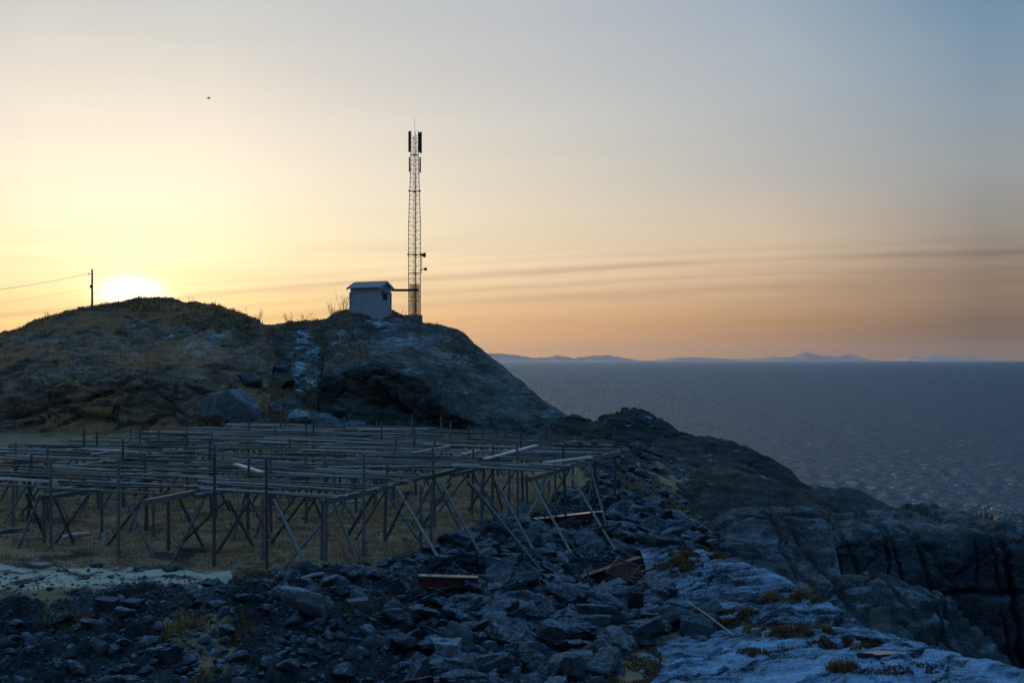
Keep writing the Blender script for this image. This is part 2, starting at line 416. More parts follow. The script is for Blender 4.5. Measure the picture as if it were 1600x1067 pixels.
# outcrop: rounded crag, cracked wall, lower bulge
JOINTS = [(1345,.5,.06,.3),(1392,-.3,.06,.45),(1411,.2,.05,.4),(1452,.5,.09,.5),(1520,-.6,.04,.2),(1556,.1,.05,.35),(1574,.15,.12,.8),(1268,.6,.12,.5),(1212,-.8,.08,.35)]
def d_crag(p, n):
    wob = fbm(p * np.array([.3, .3, 1]), 1.2, 4, 101) * .22; out = 0
    for jx, sl, wd, dp in JOINTS:
        x0 = (jx - 800) * 50.5 / F
        out = out - dp * np.exp(-((p[:, 0] - x0 + wob + (p[:, 2] + 4) * sl * .3) / wd) ** 2) * (.35 + .65 * sst(-.35, .25, fbm(p, 2.2, 2, 108)))
    hz_ = p[:, 2] + 4.25 - (p[:, 0] - 20) * .03 + fbm(p, 1.5, 3, 109) * .12
    out = out - .35 * np.exp(-(hz_ / .1) ** 2) * sst(17.5, 19.5, p[:, 0])
    w = worley(p * np.array([.3, .3, .22]) + fbm(p, 4, 3, 7)[:, None] * .5, 110)
    led = fbm(p * np.array([.4, .4, 2.6]), 1.6, 4, 104, ridge=True)
    return out + fbm(p, 5, 5, 102) * .36 + (w[2] - .5) * .32 - sst(.1, 0, w[1] - w[0]) * .16 + fbm(p, .7, 4, 103) * .06 + fbm(p * np.array([.7, .7, 1.6]), .3, 3, 119, ridge=True) * .03 + led * (.06 + .12 * sst(.4, .85, n[:, 2]))
def a_crag(p, n, px, py):
    nz = n[:, 2]
    return {'grass': -.3 + .3 * sst(.3, .8, nz) + fbm(p, 2.6, 4, 105) * .5, 'frost': -.55 + 1.05 * sst(.62, .96, nz) + fbm(p, 2, 4, 106) * .4}
V = loft([
    [(1080,945,45),(1150,960,44),(1200,975,44),(1330,975,44)],
    [(1088,892,48),(1140,880,48),(1200,890,48.5),(1310,880,49)],
    [(1094,866,50),(1135,842,51),(1190,825,52.5),(1240,822,53.5),(1300,830,53)],
    [(1096,852,53),(1112,832,54),(1130,817,55),(1150,806,56),(1175,798,57),(1205,794,58),(1240,794,58),(1268,798,58),(1298,812,57)]],
    230, [14, 26, 26], ((2.5, -.8), (8, -7)))
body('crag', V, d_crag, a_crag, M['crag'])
V = loft([
    [(1245,1010,49),(1400,1080,48),(1500,1150,47),(1600,1220,47),(1900,1250,46)],
    [(1255,925,50.5),(1330,935,50.3),(1400,945,50),(1500,990,49.6),(1600,1070,49.3),(1900,1100,48.5)],
    [(1258,885,51.3),(1330,890,51),(1420,900,50.6),(1500,910,50.2),(1600,920,49.8),(1900,930,48.8)],
    [(1260,856,52.3),(1290,842,52.6),(1350,838,52.2),(1450,842,51.6),(1600,846,50.8),(1900,850,49.8)],
    [(1262,846,54.5),(1290,830,55),(1350,822,55),(1450,823,54.5),(1600,827,54),(1900,830,53)],
    [(1258,832,58),(1275,820,60),(1300,810,61),(1340,802,62),(1385,799,63),(1430,802,63),(1480,804,62.5),(1540,805,62),(1600,807,62),(1900,805,61)]],
    420, [14, 22, 34, 10, 18], ((3, -1), (9, -8)))
body('crag', V, d_crag, a_crag, M['crag'])
V = loft([
    [(1215,1030,40),(1350,1120,39),(1500,1200,38),(1680,1260,38)],
    [(1225,960,43),(1330,975,43.5),(1420,990,43),(1500,1050,42),(1660,1150,41)],
    [(1240,915,45.5),(1290,905,46.2),(1330,899,46.8),(1370,901,47),(1410,912,47),(1460,925,47),(1495,945,46.6),(1530,985,46),(1570,1030,45.3),(1650,1110,44)]],
    220, [20, 34], ((2.5, -1.2), (6, -7)))
body('crag', V, d_crag, a_crag, M['crag'])

# frosted whaleback slab in the right foreground
V = loft([
    [(880,1300,20),(1100,1300,19.5),(1400,1300,18),(1950,1380,16)],
    [(925,1090,26.6),(1050,1075,26.6),(1200,1075,25.6),(1400,1085,24),(1600,1105,22.5),(1950,1190,20)],
    [(985,1000,30.4),(1040,990,30.8),(1130,990,30),(1200,990,29.4),(1300,1008,27.9),(1400,1033,26.4),(1600,1078,23.9),(1950,1160,21)],
    [(1010,905,36),(1100,928,34),(1200,948,32.5),(1300,978,30),(1400,1017,27.5),(1600,1072,24.2),(1950,1150,21.4)],
    [(1000,860,39.5),(1050,862,38.8),(1100,869,37.8),(1150,885,36.2),(1200,905,34.7),(1250,929,33),(1300,954,31.6),(1350,980,30),(1400,1004,28.6),(1450,1020,27.6),(1500,1034,26.7),(1550,1048,25.8),(1600,1063,25),(1950,1135,22)]],
    560, [24, 60, 50, 34], ((1.6, -.5), (4, -3), (7, -8)))
def d_slab(p, n):
    q = p @ np.array([[.93, .1, .35], [-.1, .99, 0], [-.35, 0, .93]])
    st = fbm(q * np.array([.45, 1.6, 3.0]), 1.3, 5, 111, ridge=True)
    c, k = crack(p, n, 113, np.array([.22, .5, .6]), .05, .14, .5)
    dip = -.22 * np.exp(-((p[:, 1] - (30.2 - .22 * (p[:, 0] - 8))) / .7) ** 2)
    return fbm(p, 4, 4, 112) * .16 + st * .15 + c * 1.6 + dip + fbm(p * np.array([.5, 1.4, 1.4]), .3, 3, 114, ridge=True) * .045
def a_slab(p, n, px, py):
    strip = np.clip(1.2 - np.abs(py - np.interp(px, [1030, 1130, 1250, 1330, 1420], [955, 962, 985, 1003, 1025])) / 24, 0, 1) * sst(1010, 1060, px) * sst(1400, 1320, px)
    g = -.12 + fbm(p * np.array([.7, 1.2, 1]), 1.8, 4, 115) * .6 + .75 * strip + .9 * blob(px, py, 1085, 868, 62, 22) + .6 * blob(px, py, 985, 1030, 60, 60) + .3 * blob(px, py, 1250, 935, 50, 14) + .45 * blob(px, py, 1390, 1045, 110, 12)
    f = .40 + .35 * sst(.5, .92, n[:, 2]) + fbm(p * np.array([.6, 1, 2]), 1.2, 4, 116) * .5 - .05 * blob(px, py, 1120, 930, 110, 50) + .24 * sst(985, 1010, py)
    return {'grass': g, 'frost': f}
SLAB = body('rock_slab', V, d_slab, a_slab, M['slab'])

# ------------------------------------------------------------------ ground sheet (thin plate spline through spot heights)
G = []
def gp(px, d, z): G.append(((px - 800) * d / F, d, z))
def gy(px, py, d): G.append(P(px, py, d))
for a in [(-300,30,.5),(0,30.5,.25),(0,36,.3),(200,31,.02),(200,35,.15),(415,32.5,-.08),(0,45,.3),(200,45,.2),(415,45,0),(600,45,-.02),(700,45,-.05),(0,60,.3),(300,60,.1),(600,60,0),(800,60,.1),(0,80,.5),(400,80,.4),(700,80,.3),(850,76,.3),(950,73,.25),(1020,72,.15),(-300,60,.8),(-300,90,1),(-300,45,.6),
          (800,15,-4),(300,15,-4),(0,15,-4),(1200,15,-4.2),(-400,15,-3.5),(800,5,-5),(300,20,-2.5),(800,20,-3.2),(-300,22,-1.2),(0,21,-2),
          (1200,44,-4.0),(1300,42,-6.5),(1400,40,-8.5),(1600,42,-10.5),(1200,55,-4.5),(1300,60,-7),(1500,60,-11),(1700,60,-12),(1200,80,-7),(1400,80,-13),(1800,80,-14),(1220,36,-3.0),(1400,30,-5),(1600,26,-6),(1800,20,-7),(1300,30,-3),(1500,22,-4.5),
          (400,120,0),(800,110,-3),(1000,100,-9),(1200,100,-13),(0,130,0),(1000,86,-4),(820,92,-1.),(-400,130,0),(1100,75,-4)]: gp(*a)
for a in [(300,914,30.3),(60,936,28.5),(0,1067,25),(300,1067,25.2),(300,990,27.5),(500,920,30.6),(500,1000,28),(500,1067,26.4),(600,880,34),(700,890,33.6),(700,1000,29.5),(700,1067,27),(850,860,39),(850,930,34.2),(850,1067,27.5),(800,830,42),(1000,850,42.5),(1000,905,37),(990,1067,26.8),(920,790,50),(1000,750,60),(1060,790,54),(1085,830,50),(1075,850,47),(840,800,46),(720,850,38)]: gy(*a)
G = np.array(G)
def tpsK(a, b):
    r2 = ((a[:, None, :] - b[None, :, :]) ** 2).sum(-1); return np.where(r2 > 0, .5 * r2 * np.log(np.maximum(r2, 1e-12)), 0)
n_ = len(G); A = np.zeros((n_ + 3, n_ + 3)); A[:n_, :n_] = tpsK(G[:, :2], G[:, :2]) + np.eye(n_) * 2.0
A[:n_, n_] = 1; A[:n_, n_ + 1:] = G[:, :2]; A[n_:, :n_] = A[:n_, n_:].T
sol = np.linalg.solve(A, np.concatenate([G[:, 2], np.zeros(3)]))
def base_z(xy):
    out = np.empty(len(xy))
    for i in range(0, len(xy), 20000):
        q = xy[i:i + 20000]; out[i:i + 20000] = tpsK(q, G[:, :2]) @ sol[:n_] + sol[n_] + q @ sol[n_ + 1:]
    return out

def inpoly(px, py, poly):
    c = np.zeros(len(px), bool); n = len(poly)
    for i in range(n):
        (x1, y1), (x2, y2) = poly[i], poly[(i + 1) % n]
        if y1 == y2: continue
        c ^= ((y1 > py) != (y2 > py)) & (px < (x2 - x1) * (py - y1) / (y2 - y1) + x1)
    return c
RUB = [(-500,955),(40,940),(150,925),(300,906),(420,896),(560,882),(650,866),(740,848),(790,820),(850,798),(890,772),(940,765),(1000,785),(1070,812),(1130,850),(1060,880),(1020,900),(1030,940),(1050,975),(1010,1005),(930,1080),(900,1400),(-500,1400)]
FLAT = [(815,690),(1030,700),(1075,735),(1010,738),(940,722),(815,722)]
SLOPE = [(900,722),(1000,735),(1095,800),(1075,812),(1000,785),(930,762)]
def world_poly(poly): return poly
def pixel(p):
    return 800 + p[:, 0] / np.maximum(p[:, 1], 1) * F, HZ + (CAMZ - p[:, 2]) / np.maximum(p[:, 1], 1) * F
gu = np.linspace(-520, 1900, 560); gd = np.concatenate([np.linspace(3, 22, 20, endpoint=False), np.geomspace(22, 80, 430, endpoint=False), np.linspace(80, 150, 50)])
D, U = np.meshgrid(gd, gu, indexing='ij')
X = (U - 800) * D / F; xy = np.stack([X.ravel(), D.ravel()], 1)
z = base_z(xy)
p = np.stack([xy[:, 0], xy[:, 1], z], 1)
px, py = pixel(p)
def soft(poly, w=14):
    acc = 0
    for ox, oy in ((0,0),(w,0),(-w,0),(0,w*.5),(0,-w*.5),(w*.7,w*.35),(-w*.7,-w*.35)): acc = acc + inpoly(px + ox, py + oy, poly)
    return acc / 7
near = (xy[:, 1] < 31)
rub = np.maximum(soft(RUB), soft(FLAT) * .7)
slope_g = soft(SLOPE)
w = worley(p * 1.5 + 3.3, 131); w2 = worley(p * 3.7 + 1.3, 132)
z2 = z + rub * ((w[2] - .5) * .28 + (.5 - w[0]) * .18 + (w2[2] - .5) * .12 + fbm(p, 1.8, 4, 133) * .22) + (1 - rub) * (fbm(p, 2.5, 4, 134) * .07 + fbm(p, .5, 3, 135) * .03)
p = np.stack([xy[:, 0], xy[:, 1], z2], 1)
trk = np.clip(1.25 - np.abs(py - np.interp(px, [-300, 0, 200, 330, 420], [905, 905, 905, 900, 893])) / np.interp(px, [-300, 0, 200, 420], [36, 33, 24, 8]), 0, 1) * sst(450, 340, px + fbm(p, .8, 3, 141) * 60)
GN = normals(p.reshape(len(gd), len(gu), 3)).reshape(-1, 3)
grass = .78 * (1 - rub) - .7 * trk + fbm(p, 2.2, 4, 136) * .6 - slope_g * .45 + slope_g * fbm(p, 1.1, 3, 139) * .6
grass += rub * (-.05 + .9 * np.maximum(blob(px, py, 310, 990, 90, 60), blob(px, py, 540, 880, 60, 18)) + .4 * blob(px, py, 340, 1040, 70, 40))
frost = -.22 + trk * np.clip(1.0 + fbm(p, .9, 4, 140) * 1.1, .3, 1.4) + fbm(p, 1.3, 4, 137) * .4 + .15 * (1 - rub) * sst(45, 32, p[:, 1]) + .35 * soft(FLAT)
ground_me = mesh_np('ground', p, grid_faces(len(gd), len(gu)), M['ground'], {'grass': grass, 'frost': frost})
ground = tag(link(bpy.data.objects.new('ground', ground_me)), kind='structure')
GV = p.copy()
gbvh = BVHTree.FromPolygons([tuple(v) for v in p], [tuple(int(i) for i in f) for f in grid_faces(len(gd), len(gu))])
av, af, off = [], [], 0
for vv, ff in BV_OBJS + [(p, grid_faces(len(gd), len(gu)))]:
    av += [tuple(x) for x in vv]; af += [tuple(int(i) + off for i in f) for f in ff]; off += len(vv)
ABVH = BVHTree.FromPolygons(av, af)
CAMP = Vector((0, 0, CAMZ))
def hit(px, py, bvh=None):
    d = Vector(((px - 800) / F, 1, -(py - HZ) / F)).normalized()
    h = (bvh or ABVH).ray_cast(CAMP, d)
    return h[0], h[1]
def gz(x, y):
    h = ABVH.ray_cast(Vector((x, y, 60)), Vector((0, 0, -1)))
    return h[0].z if h[0] else 0.0
def gzg(x, y):
    h = gbvh.ray_cast(Vector((x, y, 60)), Vector((0, 0, -1)))
    return h[0].z if h[0] else 0.0

# ------------------------------------------------------------------ sea, islands
rows_py = np.concatenate([np.linspace(1150, 812, 30), np.linspace(810, 570, 520), np.linspace(569.6, 563.4, 28)])
rad = np.minimum((CAMZ - SEA_Z) * F / (rows_py - HZ), 26000); rad = rad[np.concatenate([[True], np.diff(rad) > 0])]
ang = np.concatenate([np.linspace(R(-64), R(-3), 60, endpoint=False), np.linspace(R(-3), R(28), 680), np.linspace(R(28.5), R(64), 60)])
RR, AA = np.meshgrid(rad, ang, indexing='ij')
sx_, sy_ = RR * np.sin(AA), RR * np.cos(AA); dzs = np.zeros_like(sx_); g_ = np.random.default_rng(9)
for k in range(46):
    lam = 1.0 * (3.0 ** (k / 45)); th_ = R(192) + g_.normal(0, .42); kk = 2 * math.pi / lam; ph = g_.uniform(0, 6.28)
    amp = .0078 * lam; fade = sst(lam * 95, lam * 45, RR)
    gust = 1 + .3 * np.sin(sx_ / 61 + k) * np.sin(sy_ / 83 + 2 * k)
    c_ = np.cos(kk * (math.cos(th_) * sx_ + math.sin(th_) * sy_) + ph); dzs += amp * fade * gust * (c_ + .35 * c_ * c_)
sp = np.stack([sx_, sy_, SEA_Z + dzs], -1).reshape(-1, 3)
t = NT('sea_water')
v1 = t.coord((.6, 1.0, 1), (0, 0, R(8)))
wv1 = t.noise(v1, .3, 4, .6, .3); wv2 = t.noise(v1, 1.1, 5, .65, .4); wv3 = t.noise(v1, .02, 3, .5)
b = t.bump(wv1, 1.0, 2.6); b = t.bump(wv2, 1.0, 1.3, b)
gl = t.n('BsdfGlossy'); gl.inputs['Roughness'].default_value = .24; gl.inputs['Color'].default_value = (.60, .79, 1.0, 1); t.l(b, gl.inputs['Normal'])
df = t.n('BsdfDiffuse'); df.inputs['Color'].default_value = (.05, .08, .115, 1); t.l(b, df.inputs['Normal'])
fr = t.n('Fresnel'); fr.inputs['IOR'].default_value = 1.33; t.l(b, fr.inputs['Normal'])
mx_ = t.n('MixShader'); t.l(t.math('MULTIPLY', fr.outputs[0], .78), mx_.inputs[0]); t.l(df.outputs[0], mx_.inputs[1]); t.l(gl.outputs[0], mx_.inputs[2])
t.t.nodes.remove(t.b); t.l(mx_.outputs[0], t.t.nodes['Material Output'].inputs['Surface']); M['sea'] = t.m
sea = tag(link(bpy.data.objects.new('sea', mesh_np('sea', sp, grid_faces(len(rad), len(ang)), M['sea']))), kind='structure')

M['island'] = simple_mat('far_island_rock', (.22, .21, .21), (.38, .37, .37), .0006, .9, 0, .3)  # paler than bare rock: distance haze put into the colour
def island(pts, d, depth):
    pts = np.array(pts, float); n = 260; x = np.linspace(pts[0, 0], pts[-1, 0], n); y = np.interp(x, pts[:, 0], pts[:, 1])
    nz = perlin(np.stack([x / 6, x * 0 + .3, x * 0], 1), 5) * 1.1 + (.3 - np.abs(perlin(np.stack([x / 4.2, x * 0 + .3, x * 0], 1), 6))) * 2.2
    h = np.maximum(0, (HZ - y) * .82 - .8 + nz * np.clip((HZ - y) / 6, 0, 1)) * d / F - 14
    rows = []
    for k in np.linspace(-1, 1, 15):
        prof = (1 - abs(k)) ** 1.5
        jag = 1 + .12 * perlin(np.stack([x / 5, x * 0 + k * 3, x * 0], 1), 8) * (abs(k) > .01)
        X = (x - 800) * d / F; rows.append(np.stack([X, np.full(n, d + k * depth), SEA_Z - 24 + (h + 33) * prof * jag], 1))
    V = np.array(rows)
    return tag(link(bpy.data.objects.new('island', mesh_np('island', V.reshape(-1, 3), grid_faces(15, n), M['island']))), kind='structure')
island([(700,556),(745,551),(770,548),(790,549),(812,553),(830,556),(845,556),(858,555),(868,551),(878,554),(895,557),(912,555),(930,552),(948,551),(962,554),(985,559),(1000,562)], 60000, 4000)
island([(1010,562),(1040,558),(1065,556),(1090,556),(1120,558),(1170,559),(1195,557),(1202,555),(1206,550),(1211,555),(1226,556),(1240,554),(1248,549),(1258,545.5),(1268,547),(1280,551),(1295,554),(1308,555),(1318,551),(1326,549),(1334,552),(1345,558),(1356,562)], 60000, 4000)
island([(1408,562),(1416,556),(1423,551),(1430,556),(1442,556),(1452,552),(1466,549),(1480,551),(1496,555),(1512,554),(1524,556),(1540,560),(1556,562)], 65000, 4000)

# ------------------------------------------------------------------ rocks
def ico(sub):
    bm = bmesh.new(); bmesh.ops.create_icosphere(bm, subdivisions=sub, radius=1)
    v = np.array([x.co[:] for x in bm.verts]); f = np.array([[q.index for q in fc.verts] for fc in bm.faces]); bm.free(); return v, f
ICO = {k: ico(k) for k in (2, 4, 5)}
def rock_verts(seed, sub, planes=11, sq=(1, .8, .6), rnd=.0, nz=.05, block=False):
    g = np.random.default_rng(seed); v, f = ICO[sub]
    N = g.normal(size=(planes, 3)); N /= np.linalg.norm(N, axis=1, keepdims=True); h = g.uniform(.42, .85, planes)
    N = np.concatenate([N, np.array([[1,0,0],[-1,0,0],[0,1,0],[0,-1,0],[0,0,1],[0,0,-1.]])]); h = np.concatenate([h, np.full(6, .95)])
    if block: h = np.concatenate([np.clip(h[:-6] + .3, .85, 1.2), g.uniform(.58, .68, 6)]); N = N + g.normal(size=N.shape) * .06; N /= np.linalg.norm(N, axis=1, keepdims=True)
    dt = v @ N.T; r = np.where(dt > .05, h / np.maximum(dt, .05), 9).min(1)
    r = r * (1 - rnd) + rnd * .85
    r = r * (1 + (fbm(v + seed * 3.1, .8, 3, seed % 50) + fbm(v + seed * 1.7, .22, 3, 7, ridge=True) * .3) * nz * 2.4)
    return v * r[:, None] * np.array(sq), f
def boulder_mesh(seed, mat, sub=5, **kw):
    v, f = rock_verts(seed, sub, **kw); return mesh_np('boulder', v, f, mat, smooth=False)

def put_boulder(px, py, wpx, hpx, label, seed, mat='boulder', sq=None, cat='boulder', name='boulder', rot=None, rnd=0., planes=11, sink=.25, dsc=.8, group=None):
    """place by the pixel of its foot's centre and its size in pixels"""
    q, _ = hit(px, py + hpx * .35)
    if q is None: return None
    s = q.y / F; w, h = wpx * s / 2, hpx * s / 2
    me = boulder_mesh(seed, M[mat], planes=planes, sq=(1, 1, 1), rnd=rnd, block='block' in label or 'square' in label)
    o = link(bpy.data.objects.new(name, me))
    o.scale = (w * 1.12, w * dsc, h * 1.12); o.rotation_euler = (0, rot or 0, random.uniform(-.5, .5))
    o.location = (q.x, q.y + w * .3, q.z + h * (1 - 2 * sink) - .0)
    return tag(o, label, cat, group)

HERO = [
 (165,947,46,46,'dark upright angular block at the rim where the frosted track meets the scree','rock',.0),
 (206,946,44,26,'low frost topped stone beside the upright block on the track rim','rock',.0),
 (151,882,18,11,'small dark stone lying alone on the grass in front of the leaning strut','rock',.0),
 (265,888,30,13,'flat dark stone at the far edge of the frosted track','rock',.0),
 (212,888,16,12,'little grey stone beside the flat dark stone at the track edge','boulder',.0),
 (332,910,32,18,'dark capped stone on the grassy lip at the track end','rock',.0),
 (480,940,82,52,'broad pale flat boulder in the scree under the front rack','pale',.15),
 (784,902,48,66,'tall grey boulder standing right of the rusted beam','boulder',.1),
 (703,1018,70,56,'pale wedge shaped boulder low in the middle of the scree','pale',.0),
 (152,1008,42,32,'grey split boulder in the lower left scree','boulder',.0),
 (252,1021,36,30,'dark blunt block low in the scree beside dead grass','rock',.0),
 (200,1046,38,32,'dark square block at the bottom of the left scree','rock',.0),
 (247,977,18,15,'small pale rounded stone in the left scree','pale',.5),
 (862,998,56,60,'dark cleft boulder in the scree above the lichened boulder','rock',.0),
 (958,1003,64,44,'wide dark boulder with frosted lichen top at the edge of the slab grass','boulder',.0),
 (900,1046,48,52,'green lichened boulder at the bottom of the frame','boulder',.2),
 (820,942,58,42,'grey flat topped boulder below the tall grey boulder','boulder',.0),
 (748,938,46,34,'pale streaked leaning stone below the rusted beam','pale',.0),
 (994,940,32,64,'dark pillar like block standing under the rusted grating','rock',.0),
 (1032,922,62,34,'long dark slab leaning down right from the grating','rock',.0),
 (1032,976,34,26,'small dark block sitting at the top corner of the frosted slab','rock',.0),
 (1085,976,64,44,'dark boulder in the hollow under the thin fallen rod','rock',.0),
 (1110,950,40,34,'frost dusted boulder on the grass strip beside the rod','boulder',.0),
 (905,925,48,40,'square grey boulder left of the rusted grating','boulder',.0),
 (930,972,70,44,'long grey boulder between the lichen top boulder and the pillar block','boulder',.0),
 (684,880,36,24,'dark stone at the foot of the outer strut above the rusted beam','rock',.0),
 (620,1000,50,30,'flat dark slab in the scree left of the pale wedge','rock',.0),
 (560,945,44,30,'grey block in the scree right of the broad pale boulder','boulder',.0),
 (970,800,44,24,'dark boulder on the bank just right of the fallen plank','rock',.0),
 (1000,828,52,30,'dark boulder at the foot of the grassy bank','rock',.0),
 (1050,842,48,26,'dark boulder where the bank meets the crag gully','rock',.0),
 (960,752,28,14,'small frost topped stone high on the grassy bank','boulder',.0),
]
for i, (x, y, w_, h_, lab, m_, rn) in enumerate(HERO):
    put_boulder(x, y, w_, h_, lab, 300 + i, m_, rnd=rn, planes=9 + i % 5, rot=(R(26) if 'leaning' in lab and 'slab' in lab else 0))
put_boulder(366, 632, 108, 92, 'huge rounded grey boulder with a mossy top against the hill foot', 433, 'pale', rnd=.12, sink=.32, dsc=.7, planes=8)
put_boulder(497, 658, 74, 42, 'smooth domed grey boulder at the foot of the gully', 402, 'boulder', rnd=.7, sink=.3)
put_boulder(468, 650, 44, 28, 'frosted stone left of the domed boulder in the gully', 403, 'pale', rnd=.5, sink=.3)
put_boulder(392, 592, 46, 30, 'grey rounded rock above the huge boulder at the hill edge', 404, 'boulder', rnd=.5, sink=.35)

for i, (x, y, w_, h_, lab, m_) in enumerate([
 (545,668,46,34,'dark angular talus rock right of the domed boulder','rock'), (572,684,54,30,'low dark talus rock under the left end of the knoll overhang','rock'),
 (528,640,30,24,'dark stone wedged under the left tip of the knoll overhang','rock'), (612,690,40,24,'dark talus rock beside the bare bush at the knoll foot','rock'),
 (520,690,44,22,'dark flat rock in front of the domed boulder','rock'), (655,697,46,22,'dark talus rock below the middle of the knoll overhang','boulder'),
 (708,694,40,22,'bluish talus rock below the right end of the knoll overhang','boulder'), (430,640,30,20,'grey stone in the turf right of the huge rounded boulder','boulder'),
 (440,575,26,16,'dark stone in the gully left of the icy path','rock'), (448,600,24,14,'small dark stone lower in the gully left of the icy path','rock'), (512,600,28,20,'dark stone at the knoll edge right of the icy path','rock')]):
    put_boulder(x, y, w_, h_, lab, 420 + i, m_, planes=9 + i % 4)
# scree: shared variants, the largest as individuals, the rest as one mass
VAR = [boulder_mesh(500 + i, M['rock'] if i % 4 else M['boulder'], sub=4, planes=9 + i % 6, sq=((1, .8, .55), (1.2, .7, .35), (.9, .9, .4), (1.3, .55, .5))[i % 4], nz=.07, block=i % 3 == 0) for i in range(24)]
def scatter(n, xr, yr, test):
    out = []
    while len(out) < n:
        q = np.stack([rng.uniform(*xr, 4000), rng.uniform(*yr, 4000)], 1)
        zz = base_z(q); a, b_ = pixel(np.stack([q[:, 0], q[:, 1], zz], 1))
        k = test(a, b_, q); out += list(q[k])
        if not k.any(): break
    return np.array(out[:n])
ZL = {'left': 'dark broken stone in the scree below the frosted track',
      'mid': 'dark broken stone in the scree below the rusted beam and front racks',
      'right': 'dark broken stone on the bank between the outer struts and the crag gully'}
ZG = {'left': 'stones in the scree below the track', 'mid': 'stones in the scree below the racks', 'right': 'stones on the bank by the gully'}
pos = scatter(12500, (-17, 13), (23, 56), lambda a, b_, q: inpoly(a, b_, RUB) & (b_ < 1110))
pos_f = scatter(900, (-1, 10), (58, 84), lambda a, b_, q: inpoly(a, b_, FLAT))
size = .042 + .07 * rng.pareto(1.9, len(pos)); size = np.minimum(size, .5)
pxx, pyy = pixel(np.stack([pos[:, 0], pos[:, 1], base_z(pos)], 1))
size *= np.where(pxx < 440, .52, np.where(pxx < 640, .72, np.where(pxx > 680, 1.35, 1.1)))
rim = np.interp(pxx, [-500, 40, 150, 300, 420], [955, 940, 927, 906, 896]); size = np.where((pxx < 420) & (pyy < rim + 16), np.minimum(size, .06), size)
for x0, y0, x1, y1 in ((640,885,765,925),(825,790,950,826),(895,862,1030,925)): size = np.where((pxx > x0) & (pxx < x1) & (pyy > y0) & (pyy < y1), np.minimum(size, .1), size)
app = size / pos[:, 1]; order = np.argsort(-app); big = order[:225]
for n, i in enumerate(big):
    x, y = pos[i]; zone = 'left' if pxx[i] < 440 else ('mid' if pyy[i] > 860 and pxx[i] < 830 else ('right' if pyy[i] < 880 else 'mid'))
    o = link(bpy.data.objects.new('stone', VAR[int(rng.integers(24))])); s = size[i]
    o.scale = (s * rng.uniform(.8, 1.3), s * rng.uniform(.8, 1.2), s * rng.uniform(.8, 1.2)); o.rotation_euler = tuple(rng.uniform(-.5, .5, 2)) + (rng.uniform(0, 6.28),)
    o.location = (x, y, gz(x, y) + s * .22)
    tag(o, ZL[zone], 'stone', ZG[zone])
def mass(name, pts, sizes, mat, seed):
    g = np.random.default_rng(seed); VV, FF = [], []; off = 0
    lib = [rock_verts(700 + k, 2, planes=7 + k % 5, sq=(1, .8, .6)) for k in range(12)]
    for (x, y), s in zip(pts, sizes):
        v, f = lib[int(g.integers(12))]; a, b_, c_ = g.uniform(0, 6.28), g.uniform(-.5, .5), g.uniform(-.5, .5)
        ca, sa = math.cos(a), math.sin(a); Rz = np.array([[ca, -sa, 0], [sa, ca, 0], [0, 0, 1]])
        cb, sb = math.cos(b_), math.sin(b_); Rx = np.array([[1, 0, 0], [0, cb, -sb], [0, sb, cb]])
        cc, sc = math.cos(c_), math.sin(c_); Ry = np.array([[cc, 0, sc], [0, 1, 0], [-sc, 0, cc]])
        VV.append((v * s * g.uniform(.75, 1.3, 3)) @ (Rz @ Rx @ Ry).T + np.array([x, y, gzg(x, y) + s * .2])); FF.append(f + off); off += len(v)
    me = mesh_np(name, np.concatenate(VV), np.concatenate(FF), mat, smooth=False)
    return tag(link(bpy.data.objects.new(name, me)), kind='stuff')
rest = order[225:]
pos_s = scatter(700, (2, 14), (44, 74), lambda a, b_, q: inpoly(a, b_, [(900,722),(1010,735),(1120,800),(1105,840),(1060,820),(985,785),(925,765)]))
t_ = tag(mass('scree', np.concatenate([pos[rest], pos_s, pos_f]), np.concatenate([size[rest], .05 + .09 * rng.pareto(2.2, len(pos_s)).clip(0, 4), .06 + .1 * rng.pareto(2.5, len(pos_f)).clip(0, 4)]), M['rock'], 3), 'dark frost dusted scree of broken stones on the bank', 'scree')
# pebbles on the track rim
pb = scatter(1500, (-18, -6), (27, 31.5), lambda a, b_, q: (b_ > 890 + 12 * np.sin(a / 30)) & (b_ < 960) & (a < 420))
ps = scatter(700, (-24, 3), (31, 60), lambda a, b_, q: (~inpoly(a, b_, RUB)) & (a > -60) & (a < 860) & (b_ > 720))
pb = np.concatenate([pb, ps])
tag(mass('gravel', pb, .015 + .03 * rng.pareto(2.6, len(pb)).clip(0, 3), M['boulder'], 5), 'grey gravel along the rim of the frosted track', 'gravel')

